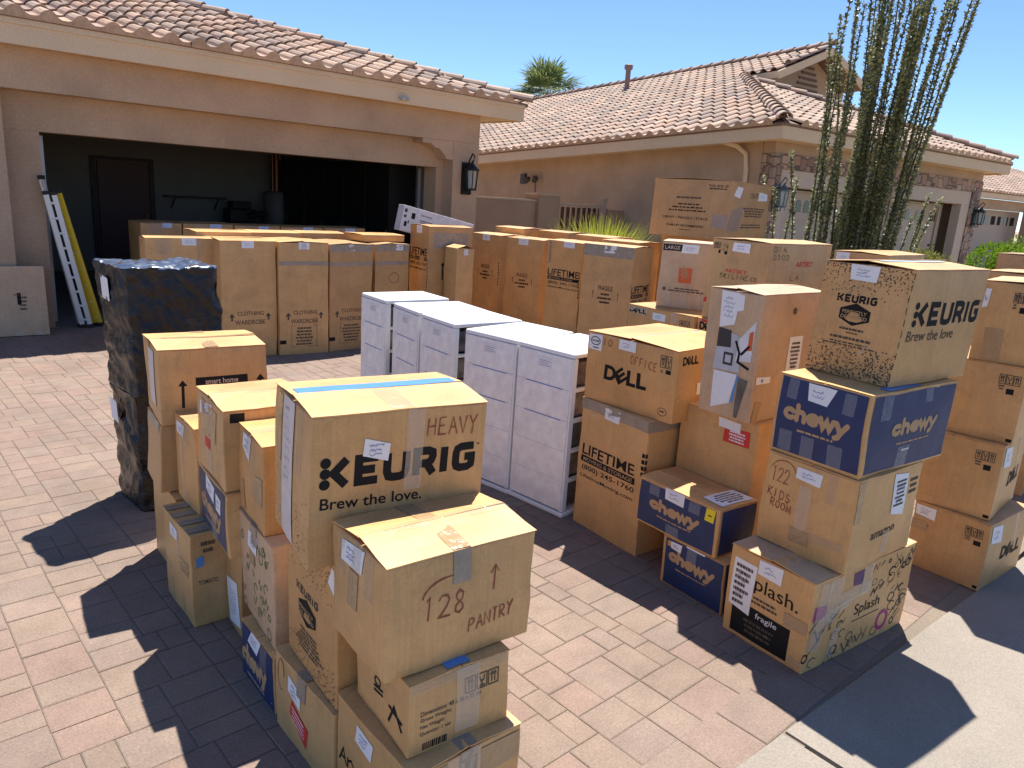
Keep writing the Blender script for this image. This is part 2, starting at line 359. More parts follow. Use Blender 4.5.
# ------------------------------------------------------------ cartons
SPLIT = {'packing_tape', 'paper_label', 'torn_paper', 'paper_scrap', 'warning_sticker', 'blue_sticker', 'red_sticker', 'printed_photo', 'photo_dark_area', 'blue_tape', 'printed_panel'}
class Carton:
    def __init__(s, label, fl, yaw, dims, shear=(0, 0), hue='tan', name='cardboard_box', cat='cardboard box', seam=None, rise=.006, group=None, bulge=.004, tape=None, flaps=True, tapew=.06):
        s.seed = random.uniform(0, 500); s.w, s.d, s.h = dims; s.hue = hue; s.rise = rise; s.bulge = bulge*random.uniform(.6, 2.6); s.parts = {}; s.flaps = flaps; s.soft = .0075 if flaps else .0015
        yr = R(yaw); c, sn = math.cos(yr), math.sin(yr)
        s.sx, s.sy = shear[0]*c+shear[1]*sn, -shear[0]*sn+shear[1]*c
        loc = (fl[0]+s.w/2*c-s.d/2*sn, fl[1]+s.w/2*sn+s.d/2*c, fl[2])
        s.seam = seam or ('x' if s.w >= s.d else 'y')
        s.root = s.body(name); s.root.location = loc; s.root.rotation_euler = (0, 0, yr)
        tag(s.root, label, cat, group)
        if flaps: s.make_flaps()
        s.k = 0
        if tape: s.seam_tape(tape, tapew)
    def dim(s, f): return {'L': (s.d, s.h), 'R': (s.d, s.h), 'F': (s.w, s.h), 'B': (s.w, s.h), 'T': (s.w, s.d)}[f]
    def pos(s, f, u, v, off=0):
        w, d, h = s.w/2, s.d/2, s.h
        uu, vv = min(max(u, 0), 1), min(max(v, 0), 1)
        bz = s.bulge*math.sin(math.pi*uu)*math.sin(math.pi*vv)+off
        if f == 'T':
            t = vv if s.seam == 'x' else uu
            r = s.rise*(1-abs(2*t-1)) if s.flaps else 0
            x, y, z = -w+u*s.w, -d+v*s.d, h+r+off+(.0006 if s.flaps else 0)
        elif f == 'L': x, y, z = -w-bz, d-u*s.d, v*h
        elif f == 'F': x, y, z = -w+u*s.w, -d-bz, v*h
        elif f == 'R': x, y, z = w+bz, -d+u*s.d, v*h
        else: x, y, z = w-u*s.w, d+bz, v*h
        k = z/h
        q = Vector((x, y, z)); a = noise.noise_vector(q*4.2+Vector((s.seed, 0, 0)))*s.soft; c = noise.noise_vector(q*15+Vector((0, s.seed, 0)))*(s.soft*.35)
        e = min(uu, 1-uu, vv, 1-vv) if f != 'T' else 0; e = max(0, 1-e*9); ke = .3+.7*e; c *= e*e
        if f in 'LR': a.x *= ke; c.x *= ke
        elif f in 'FB': a.y *= ke; c.y *= ke
        if f != 'T' and z < .02: a.z = c.z = 0
        if f == 'T': a.z *= .6
        return Vector((x+s.sx*k+a.x+c.x, y+s.sy*k+a.y+c.y, z+a.z*.5+c.z*.5))
    def body(s, name):
        V, F = [], []; n = 12
        def grid(f):
            b = len(V)
            for j in range(n+1):
                for i in range(n+1):
                    p = s.pos(f, i/n, j/n)
                    if f != 'T' and s.flaps and j == n: p.z -= .0035
                    V.append(p)
            for j in range(n):
                for i in range(n): a = b+j*(n+1)+i; F.append((a, a+1, a+n+2, a+n+1))
        for f in 'LFRB': grid(f)
        w, d = s.w/2, s.d/2; zt = s.h-(.0035 if s.flaps else 0)
        m = n+1; F.append(tuple([n*m+i for i in range(n)]+[m*m+n*m+i for i in range(n)]+[2*m*m+n*m+i for i in range(n)]+[3*m*m+n*m+i for i in range(n)]))
        F.append(tuple(reversed([i for i in range(n)]+[m*m+i for i in range(n)]+[2*m*m+i for i in range(n)]+[3*m*m+i for i in range(n)])))
        o = make(name, V, F, CB[s.hue])
        bm = bmesh.new(); bm.from_mesh(o.data); bmesh.ops.remove_doubles(bm, verts=bm.verts, dist=1e-5)
        bm.to_mesh(o.data); bm.free()
        bevel(o, .0045, 2)
        return o
    def make_flaps(s):
        for side in (0, 1):
            V, F = [], []; n = 6; ov = .0015; jitter = random.uniform(.001, .009) if s.rise > .0045 else 0
            gap = .0022
            for lay in (0, 1):
                for i in range(n+1):
                    for j in range(4):
                        t = i/n
                        q = (0, .33, .67, 1)[j]*(.5-gap/(s.d if s.seam == 'x' else s.w))
                        if side: q = 1-q
                        wob = random.uniform(-.0008, .0008) if (0 < i < n) else 0
                        p = s.pos('T', t, q, 0) if s.seam == 'x' else s.pos('T', q, t, 0)
                        p.z += (-.0008 if lay == 0 else -.0034)+wob+jitter*(1-abs(2*q-1))*(.4+.6*t if side else 1-.6*t)
                        # flaps overhang the walls by a card's thickness
                        uu, vv = (t, q) if s.seam == 'x' else (q, t)
                        if uu < 1e-6 or uu > 1-1e-6: p.x += math.copysign(ov, uu-.5)
                        if vv < 1e-6 or vv > 1-1e-6: p.y += math.copysign(ov, vv-.5)
                        V.append(p)
            m = (n+1)*4
            def id(l, i, j): return l*m+i*4+j
            for i in range(n):
                for j in range(3):
                    F.append((id(0, i, j), id(0, i+1, j), id(0, i+1, j+1), id(0, i, j+1)))
                    F.append((id(1, i, j+1), id(1, i+1, j+1), id(1, i+1, j), id(1, i, j)))
                for j in (0, 3): F.append((id(0, i, j), id(1, i, j), id(1, i+1, j), id(0, i+1, j)))
            for j in range(3):
                for i in (0, n): F.append((id(0, i, j), id(0, i, j+1), id(1, i, j+1), id(1, i, j)))
            o = make('top_flap', V, F, CB[s.hue], s.root)
            bm = bmesh.new(); bm.from_mesh(o.data); bmesh.ops.recalc_face_normals(bm, faces=bm.faces); bm.to_mesh(o.data); bm.free()
    # --- things printed on or stuck to the faces: gathered per part, built in done()
    def put(s, name, mat, V, F):
        key = (name, mat.name) if name not in SPLIT else (name, mat.name, len(s.parts))
        if key not in s.parts: s.parts[key] = (mat, [], [])
        _, VV, FF = s.parts[key]; b = len(VV); VV.extend(V); FF.extend([tuple(i+b for i in f) for f in F])
    def off(s, base): s.k += 1; return base+(s.k % 40)*1.6e-5
    def quad(s, f, P, mat, name, base=.0014, n=5, crumple=0):
        o = s.off(base); V, F = [], []
        for j in range(n+1):
            for i in range(n+1):
                a, b = i/n, j/n
                u = (P[0][0]*(1-a)+P[1][0]*a)*(1-b)+(P[3][0]*(1-a)+P[2][0]*a)*b
                v = (P[0][1]*(1-a)+P[1][1]*a)*(1-b)+(P[3][1]*(1-a)+P[2][1]*a)*b
                V.append(s.pos(f, u, v, o+random.uniform(0, crumple)))
        for j in range(n):
            for i in range(n): q = j*(n+1)+i; F.append((q, q+1, q+n+2, q+n+1))
        s.put(name, mat, V, F)
    def rect(s, f, u0, v0, u1, v1, mat, name, base=.0014, n=5, crumple=0): s.quad(f, [(u0, v0), (u1, v0), (u1, v1), (u0, v1)], mat, name, base, n, crumple)
    def text(s, f, string, u0, v0, u1, v1, mat=None, bold=.02, name='printed_lettering', base=.0009, slant=0):
        v, F = text_mesh(string, bold); o = s.off(base)
        s.put(name, mat or BLACK, [s.pos(f, u0+a*(u1-u0), v0+b*(v1-v0)+slant*a, o) for a, b in v], F)
    def strokes(s, f, polys, u0, v0, u1, v1, width, mat=None, name='printed_lettering', base=.0009, slant=0, caps=False, fit=None):
        W, H = s.dim(f)
        pts = [q for p in polys for q in p]
        if fit: x0, x1, y0, y1 = fit
        else:
            x0, x1 = min(q[0] for q in pts), max(q[0] for q in pts); y0, y1 = min(q[1] for q in pts), max(q[1] for q in pts)
        kx = (u1-u0)*W/max(x1-x0, 1e-6); ky = (v1-v0)*H/max(y1-y0, 1e-6)
        for p in polys:
            o = s.off(base)
            m = [Vector((u0*W+(a-x0)*kx, v0*H+(b-y0)*ky+slant*H*(a-x0)/max(x1-x0, 1e-6))) for a, b in p]
            V, F = [], []; hw = width/2
            for i, q in enumerate(m):
                d0 = (q-m[i-1]).normalized() if i else None; d1 = (m[i+1]-q).normalized() if i < len(m)-1 else None
                d0 = d0 or d1; d1 = d1 or d0
                t = d0+d1
                t = d1 if t.length < .2 else t.normalized()
                nn = Vector((-t.y, t.x)); den = max(.45, nn.dot(Vector((-d1.y, d1.x))))
                hv = hw*(random.uniform(.6, 1.35) if name == 'marker_writing' else 1); V += [q+nn*hv/den, q-nn*hv/den]
            for i in range(len(m)-1): F.append((2*i, 2*i+1, 2*i+3, 2*i+2))
            if caps:
                for e, dr in ((0, (m[0]-m[1]).normalized()), (len(m)-1, (m[-1]-m[-2]).normalized())):
                    nn = Vector((-dr.y, dr.x)); b = len(V)
                    for k in range(7):
                        t = math.pi*k/6; V.append(m[e]+nn*hw*math.cos(t)+dr*hw*math.sin(t))
                    F.append(tuple(range(b, b+7)))
            s.put(name, mat or BLACK, [s.pos(f, q.x/W, q.y/H, o) for q in V], F)
    def disc(s, f, u, v, r, mat, name='printed_lettering', base=.0009, n=14):
        W, H = s.dim(f); o = s.off(base)
        s.put(name, mat, [s.pos(f, u+r*math.cos(2*math.pi*k/n)/W, v+r*math.sin(2*math.pi*k/n)/H, o) for k in range(n)], [tuple(range(n))])
    def fine(s, f, u0, v0, u1, v1, rows, mat=None, name='fine_print', fill=.55, base=.0009, center=True, slant=0):
        """rows of print too small to read in the photograph: word-sized dashes"""
        rh = (v1-v0)/rows
        for r in range(rows):
            L = random.uniform(.6, 1)*(u1-u0); x = (u0+u1)/2-L/2 if center else u0; e = x+L
            vb = v1-(r+1)*rh+rh*(1-fill)/2; t = x
            while t < e:
                wd = random.uniform(.04, .16)*(u1-u0); wd = min(wd, e-t); sl = slant*(t-u0)/(u1-u0)
                o = s.off(base)
                V = [s.pos(f, t, vb+sl, o), s.pos(f, t+wd, vb+sl, o), s.pos(f, t+wd, vb+rh*fill+sl, o), s.pos(f, t, vb+rh*fill+sl, o)]
                s.put(name, mat or GREYINK, V, [(0, 1, 2, 3)]); t += wd+.022*(u1-u0)
    def label(s, f, P, rows=3, mat=None, written=True, name='paper_label'):
        if len(P) == 4 and not isinstance(P[0], tuple): P = [(P[0], P[1]), (P[2], P[1]), (P[2], P[3]), (P[0], P[3])]
        s.quad(f, P, mat or PAPER, name, .0017)
        if written:
            us = [q[0] for q in P]; vs = [q[1] for q in P]
            a, b, c, d = min(us), max(us), min(vs), max(vs)
            # keep the pen lines inside the paper even when it sits askew
            cu = sum(us)/4; cv = sum(vs)/4; ku, kv = (b-a)*.27, (d-c)*.26
            s.scribble(f, cu-ku, cv-kv, cu+ku, cv+kv, rows)
    def scribble(s, f, u0, v0, u1, v1, rows, mat=None, width=.0022, name='pen_writing'):
        rh = (v1-v0)/rows
        for r in range(rows):
            n = random.randint(9, 15); e = random.uniform(.65, 1)
            p = [(i/n*e, random.uniform(0, 1)) for i in range(n+1)]
            s.strokes(f, [p], u0, v1-(r+1)*rh+rh*.2, u0+(u1-u0)*e, v1-r*rh-rh*.2, width, mat or PENCIL, name, .0024)
    def tape(s, f, u0, v0, u1, v1, mat=None, crumple=.0007): s.rect(f, u0, v0, u1, v1, mat or CLEAR, 'packing_tape', .0012, 7, crumple)
    def seam_tape(s, mat, wd, drop=.075):
        if s.seam == 'x':
            k = wd/2/s.d; s.rect('T', -.002, .5-k, 1.002, .5+k, mat, 'packing_tape', .0046, 6)
            for f in 'LR': s.rect(f, .5-k, 1-drop/s.h, .5+k, 1.004, mat, 'packing_tape', .0022, 4)
        else:
            k = wd/2/s.w; s.rect('T', .5-k, -.002, .5+k, 1.002, mat, 'packing_tape', .0046, 6)
            for f in 'FB': s.rect(f, .5-k, 1-drop/s.h, .5+k, 1.004, mat, 'packing_tape', .0022, 4)
    def keurig(s, f, u0, v0, u1, v1, wd, mat=None, slant=0):
        W, H = s.dim(f)
        polys = letters(GEO, 'KEURIG', .12); allp = [q for p in polys for q in p]
        x1 = max(q[0] for q in allp); fit = (0, x1, 0, 1)
        s.strokes(f, polys, u0, v0, u1, v1, wd, mat, slant=slant, fit=fit)
        for y in (.10, .5, .90): s.disc(f, u0+(u1-u0)*.13/x1, v0+(v1-v0)*y, wd*.62, mat or BLACK)
    def chewy(s, f, u0, v0, u1, v1, wd, slant=0): s.strokes(f, letters(ROUND, 'chewy', .06), u0, v0, u1, v1, wd, KRAFT, caps=True, base=.0019, slant=slant)
    def dell(s, f, u0, v0, u1, v1, mat=None):
        W, H = s.dim(f); L = u1-u0; o = s.off(.0009); m = mat or BLACK
        def letter(ch, a0, a1, rot=0, k=1):
            v, F = text_mesh(ch, .045); cx = (a0+a1)/2; hw = (a1-a0)/2*L*W; hh = (v1-v0)*H/2*k
            cr, sr = math.cos(R(rot)), math.sin(R(rot)); V = []
            for a, b in v:
                x, y = (a-.5)*2*hw, (b-.5)*2*hh; x, y = x*cr-y*sr, x*sr+y*cr
                V.append(s.pos(f, u0+cx*L+x/W, (v0+v1)/2+y/H, s_o))
            s.put('printed_lettering', m, V, F)
        s_o = s.off(.0009); letter('D', 0, .29)
        s_o = s.off(.0009); letter('E', .27, .53, 38, .86)
        s_o = s.off(.0009); letter('L', .55, .76)
        s_o = s.off(.0009); letter('L', .78, 1.0)
    def icons(s, f, u0, v0, u1, v1, n=2, mat=None):
        """handling pictograms: glass, arrows, umbrella frames"""
        W, H = s.dim(f); m = mat or GREYINK
        for k in range(n):
            a = u0+(u1-u0)*k/n; b = u0+(u1-u0)*(k+.85)/n; c = (a+b)/2; q = (b-a)
            s.strokes(f, [[(0, 0), (1, 0), (1, 1), (0, 1), (0, 0)]], a, v0, b, v1, .0035, m)
            if k % 2: s.strokes(f, [[(.5, 0), (.5, .5)], [(.15, 0), (.85, 0)], [(.2, 1), (.3, .5), (.7, .5), (.8, 1)]], a+q*.2, v0+(v1-v0)*.15, b-q*.2, v1-(v1-v0)*.15, .004, m)
            else: s.strokes(f, [[(.25, 0), (.25, 1)], [(.75, 0), (.75, 1)], [(0, .7), (.25, 1), (.5, .7)], [(.5, .7), (.75, 1), (1, .7)]], a+q*.2, v0+(v1-v0)*.15, b-q*.2, v1-(v1-v0)*.15, .004, m)
    def arrow(s, f, u, v0, v1, wd=.008, mat=None, name='printed_lettering'):
        W, H = s.dim(f); m = mat or BLACK; hw = wd*1.6/W
        s.rect(f, u-wd/2/W, v0, u+wd/2/W, v1-wd*1.5/H, m, name, .0009, 2)
        o = s.off(.0009); s.put(name, m, [s.pos(f, u-hw, v1-wd*2.2/H, o), s.pos(f, u+hw, v1-wd*2.2/H, o), s.pos(f, u, v1, o)], [(0, 1, 2)])
    def speckle(s, f, u0, v0, u1, v1, n, size=.004, dens=None, mat=None):
        W, H = s.dim(f)
        for _ in range(n):
            u = random.uniform(u0, u1); v = random.uniform(v0, v1)
            if dens and random.random() > dens(u, v): continue
            r = size*random.uniform(.5, 1.2); o = s.off(.0009)
            s.put('printed_speckle', mat or GREYINK, [s.pos(f, u-r/W, v, o), s.pos(f, u, v-r/H, o), s.pos(f, u+r/W, v, o), s.pos(f, u, v+r/H, o)], [(0, 1, 2, 3)])
    def hand(s, f, string, u0, v0, u1, v1, mat=None, width=.0027, slant=0):
        polys = [[(a+random.uniform(-.03, .03), b+random.uniform(-.03, .03)) for a, b in p] for p in letters(HAND, string)]
        s.strokes(f, polys, u0, v0, u1, v1, width, mat or REDINK, 'marker_writing', .0016, slant)
    def done(s):
        for key, (mat, V, F) in s.parts.items(): make(key[0], V, F, mat, s.root)
        return s.root

# ============================================================ THE SETTING
def build_ground():
    m = concrete('desert_gravel', (.36, .27, .19))
    o = make('ground', [(-400, -400, -.05), (400, -400, -.05), (400, 600, -.05), (-400, 600, -.05)], [(0, 1, 2, 3)], m); tag(o, kind='structure')
    # sidewalk in front of the driveway: slabs with scored joints, laid along the slightly skewed kerb
    conc = concrete('sidewalk_concrete', (.31, .268, .222)); mb = MB()
    a = R(-2.45); ca, sa = math.cos(a), math.sin(a)
    def P(x, y, z): return (x*ca-y*sa, 1.085+x*sa+y*ca, z)
    g = .005; xs = [-6.0, -2.9, -.55, 2.335, 4.9, 7.6, 11.0, 16.0, 24.0]
    for i in range(len(xs)-1):
        for (y0, y1) in ((-1.75, -.0),):
            x0, x1 = xs[i]+g, xs[i+1]-g
            mb.hexa([P(x0, y0, -.05), P(x1, y0, -.05), P(x1, y1, -.05), P(x0, y1, -.05), P(x0+.006, y0+.006, .004), P(x1-.006, y0+.006, .004), P(x1-.006, y1-.006, .004), P(x0+.006, y1-.006, .004)])
    o = mb.build('sidewalk', conc); tag(o, kind='structure')
    # street beyond the kerb, behind the photographer
    o = make('road', [P(-60, -9, -.03), P(60, -9, -.03), P(60, -2.0, -.03), P(-60, -2.0, -.03)], [(0, 1, 2, 3)], concrete('asphalt', (.055, .053, .05))); tag(o, kind='structure')
    mb = MB()
    mb.hexa([P(-60, -2.0, -.05), P(60, -2.0, -.05), P(60, -1.76, -.05), P(-60, -1.76, -.05), P(-60, -1.94, .0), P(60, -1.94, .0), P(60, -1.76, .0), P(-60, -1.76, .0)])
    o = mb.build('kerb', conc); tag(o, kind='structure')
def build_driveway():
    """interlocking pavers of four sizes laid in a random ashlar pattern, each cut with a bevelled edge"""
    rnd = random.Random(11)
    u = .05; x0, y0 = -2.6, 1.09; nx, ny = int(11.6/u), int(8.6/u)
    used = [[False]*nx for _ in range(ny)]
    pal = [(1.0, .885, .80), (1.02, .88, .80), (1.02, .91, .80), (.97, .885, .81), (1.04, .87, .79), (1.0, .90, .80), (.98, .885, .81), (1.03, .92, .81)]
    V, F, T = [], [], []
    def paver(ax, ay, bx, by):
        g = .0016; bv = .005; zt = rnd.uniform(-.0008, .0008); c = rnd.choice(pal); k = rnd.uniform(.95, 1.04); c = tuple(q*k for q in c)
        ax += x0; bx += x0; ay += y0; by += y0
        jx, jy = rnd.uniform(-.0012, .0012), rnd.uniform(-.0012, .0012)
        ax += jx+g; bx += jx-g; ay += jy+g; by += jy-g
        b = len(V)
        V.extend([(ax, ay, -.009), (bx, ay, -.009), (bx, by, -.009), (ax, by, -.009), (ax, ay, -.002), (bx, ay, -.002), (bx, by, -.002), (ax, by, -.002),
                  (ax+bv, ay+bv, zt), (bx-bv, ay+bv, zt), (bx-bv, by-bv, zt), (ax+bv, by-bv, zt)])
        F.append((b+8, b+9, b+10, b+11)); T.append(c)
        for i in range(4):
            j = (i+1) % 4
            F.append((b+4+i, b+4+j, b+8+j, b+8+i)); T.append(tuple(q*.96 for q in c))
            F.append((b+i, b+j, b+4+j, b+4+i)); T.append(tuple(q*.9 for q in c))
    sizes = [(4, 3), (4, 3), (3, 4), (4, 3), (4, 4), (5, 3), (3, 3), (4, 2)]
    for j in range(2, ny):
        i = 0
        while i < nx:
            if used[j][i]: i += 1; continue
            rnd.shuffle(sizes); done = False
            for (w, h) in sizes+[(3, 2), (2, 3), (2, 2), (2, 1), (1, 2), (1, 1)]:
                if i+w > nx or j+h > ny: continue
                if any(used[b][a] for b in range(j, j+h) for a in range(i, i+w)): continue
                # never leave a sliver one unit wide
                e = i+w
                if e < nx-1 and not used[j][e] and used[j][e+1] and w > 1: continue
                for b in range(j, j+h):
                    for a in range(i, i+w): used[b][a] = True
                paver(i*u, j*u, (i+w)*u, (j+h)*u); i += w; done = True; break
            if not done: i += 1
    # soldier course along the sidewalk
    x = 0
    while x < 11.55: paver(x, -.105+.0+(-.0245*0), x+.23, .112); x += .23
    o = make('driveway', V, F, tinted('concrete_paver', (.252, .207, .180), .85, 110, .22, .5, .003), tint=T); tag(o, kind='structure')
    o = make('jointing_sand', [(x0-.1, .9, -.0042), (x0+11.7, .9, -.0042), (x0+11.7, 9.95, -.0042), (x0-.1, 9.95, -.0042)], [(0, 1, 2, 3)], concrete('joint_sand', (.24, .195, .15))); tag(o, kind='structure')
build_ground(); build_driveway()

STUCCO = stucco('brown_stucco', (.47, .33, .22), 48, .7); STUCCO2 = stucco('brown_stucco_recess', (.46, .32, .21), 48, .7)
FASCIA = stucco('tan_fascia_paint', (.70, .53, .345), 60, .2, .05)
TILE = tinted('clay_roof_tile', (.385, .275, .21), .72, 25, .18, .4, .006)
DARK = plain('dark_gap', (.02, .017, .015), .9)
TILEPAL = [(1.0, 1.0, 1.0), (1.18, 1.1, 1.04), (.86, .86, .88), (1.1, .98, .9), (.95, .9, .86), (1.25, 1.2, 1.12), (.75, .74, .76)]

def tile_roof(name, O, a, b, poly, parent, tw=.29, tl=.36, ref=1, warp=None, seed=1):
    """S-profile clay tiles laid in courses over the plane O + s*a + t*b wherever (s, t) lies in poly"""
    rnd = random.Random(seed); a = Vector(a).normalized(); b = Vector(b).normalized(); n = a.cross(b).normalized()
    if n.z < 0: n = -n
    O = Vector(O)
    def inside(x, y):
        c = False; j = len(poly)-1
        for i in range(len(poly)):
            xi, yi = poly[i]; xj, yj = poly[j]
            if (yi > y) != (yj > y) and x < (xj-xi)*(y-yi)/(yj-yi)+xi: c = not c
            j = i
        return c
    smin, smax = min(q[0] for q in poly), max(q[0] for q in poly); tmin, tmax = min(q[1] for q in poly), max(q[1] for q in poly)
    prof = [(0, .0), (.06, .030), (.16, .053), (.29, .064), (.42, .053), (.52, .030), (.58, .004), (.70, -.012), (.86, -.012), (1.0, 0.0)]
    V, F, T = [], [], []
    nr = int((tmax-tmin)/tl)+1; nc = int((smax-smin)/tw)+1
    for j in range(nr):
        for i in range(nc):
            s0 = smin+i*tw; t0 = tmin+j*tl
            if not inside(s0+tw*.45, t0+tl*.5): continue
            c = rnd.choice(TILEPAL); k = rnd.uniform(.9, 1.1); c = tuple(q*k for q in c)
            js, jt = rnd.uniform(-.004, .004), rnd.uniform(-.008, .008); lift = rnd.uniform(0, .006)
            base = len(V)
            for (t, z) in ((t0-.035+jt, .026+lift), (t0+tl+.01, .004)):
                for (x, h) in prof: V.append(O+a*(s0+x*tw+js)+b*t+n*(h*(1.0 if z > .02 else .92)+z))
            for (x, h) in prof: V.append(O+a*(s0+x*tw+js)+b*(t0-.028+jt)+n*((h+.026+lift-.02) if j else -.022))
            m = len(prof)
            for k in range(m-1):
                F.append((base+k, base+k+1, base+m+k+1, base+m+k)); T.append(c)
                F.append((base+2*m+k, base+2*m+k+1, base+k+1, base+k)); T.append(c if j else (1.25, 1.22, 1.1))
    if warp: V = [warp(v) for v in V]
    o = make(name, V, F, TILE, parent, tint=T)
    return o
def roof_deck(name, O, a, b, poly, parent, warp=None):
    a = Vector(a).normalized(); b = Vector(b).normalized(); O = Vector(O)
    n = a.cross(b).normalized(); n = -n if n.z < 0 else n
    P = [O+a*s+b*t-n*.01 for s, t in poly]; Q = [p-n*.05 for p in P]; k = len(P)
    V = P+Q
    if warp: V = [warp(v) for v in V]
    F = [tuple(range(k)), tuple(range(2*k-1, k-1, -1))]+[(i, (i+1) % k, (i+1) % k+k, i+k) for i in range(k)]
    return make(name, V, F, plain('roof_underlay', (.20, .13, .09), .9), parent)
def cap_tiles(name, A, B, parent, rad=.125, ln=.38, warp=None, seed=3):
    """half-round cap tiles overlapping up a hip or along a ridge"""
    rnd = random.Random(seed); A = Vector(A); B = Vector(B); d = (B-A).normalized(); L = (B-A).length; sd = d.cross(Vector((0, 0, 1))).normalized(); up = sd.cross(d)
    V, F, T = [], [], []; n = int(L/ln)
    for i in range(n):
        c = rnd.choice(TILEPAL); k = rnd.uniform(.9, 1.1); c = tuple(q*k for q in c); b = len(V)
        for (t, r, z) in ((i*ln-.05, rad, .045), ((i+1)*ln, rad*.86, .02)):
            for q in range(9):
                an = math.pi*q/8; V.append(A+d*t+sd*math.cos(an)*r+up*(math.sin(an)*r*.85+z))
        for q in range(9):
            an = math.pi*q/8; V.append(A+d*(i*ln-.05)+sd*math.cos(an)*(rad-.025)+up*(math.sin(an)*(rad-.025)*.85+.045))
        for q in range(8):
            F.append((b+q, b+q+1, b+9+q+1, b+9+q)); T.append(c)
            F.append((b+18+q, b+18+q+1, b+q+1, b+q)); T.append(tuple(v*.8 for v in c))
    if warp: V = [warp(v) for v in V]
    return make(name, V, F, TILE, parent, tint=T)

def lantern(name, loc, facing, h, label, glass=None, color=(.012, .011, .010)):
    """iron wall lantern: back plate, scroll arm, cage with glass, cap and finial"""
    t = empty(name, loc, facing, label, 'wall lamp'); iron = plain('lantern_iron_%d' % int(color[0]*1000), color, .5, .3)
    k = h/.62
    mb = MB(); mb.box(-.09*k, .09*k, -.022, .0, -.31*k, .17*k); mb.box(-.06*k, .06*k, -.034, -.022, -.27*k, .13*k); bevel(mb.build('back_plate', iron, t), .006)
    mb = MB(); mb.tube([(0, -.03, .08*k), (0, -.08*k, .20*k), (0, -.15*k, .30*k), (0, -.20*k, .26*k), (0, -.18*k, .20*k), (0, -.14*k, .16*k)], .012*k, 8)
    mb.tube([(0, -.03, -.2*k), (0, -.09*k, -.3*k), (0, -.14*k, -.29*k), (0, -.14*k, -.24*k)], .01*k, 8); mb.build('scroll_arm', iron, t, True)
    mb = MB()
    c = (0, -.15*k)
    for i in range(6):
        an = math.pi/3*i; an2 = an+math.pi/3
        p0 = (c[0]+.075*k*math.cos(an), c[1]+.075*k*math.sin(an)); p1 = (c[0]+.10*k*math.cos(an), c[1]+.10*k*math.sin(an))
        q0 = (c[0]+.075*k*math.cos(an2), c[1]+.075*k*math.sin(an2)); q1 = (c[0]+.10*k*math.cos(an2), c[1]+.10*k*math.sin(an2))
        mb.bar((*p0, -.22*k), (*p1, .06*k), .014*k, .014*k)
        mb.bar((*p1, .06*k), (*q1, .06*k), .016*k, .016*k); mb.bar((*p0, -.22*k), (*q0, -.22*k), .016*k, .016*k)
    mb.tube([(*c, -.24*k), (*c, -.215*k)], .078*k, 12); mb.build('cage', iron, t)
    mb = MB(); mb.tube([(*c, .055*k), (*c, .08*k), (*c, .13*k), (*c, .165*k), (*c, .2*k)], [.115*k, .105*k, .05*k, .02*k, .005*k], 12); mb.build('cap', iron, t, True)
    mb = MB(); mb.tube([(*c, -.213*k), (*c, .05*k)], [.062*k, .086*k], 12, False)
    mb.build('glass', glass or plain('seeded_glass', (.55, .58, .55), .12, alpha=.45, spec=.6), t, True)
    mb = MB(); mb.tube([(*c, -.2*k), (*c, -.08*k), (*c, -.05*k)], [.02*k, .02*k, .006*k], 8); mb.build('candle_bulb', plain('bulb_white', (.7, .68, .6), .4), t, True)
    return t

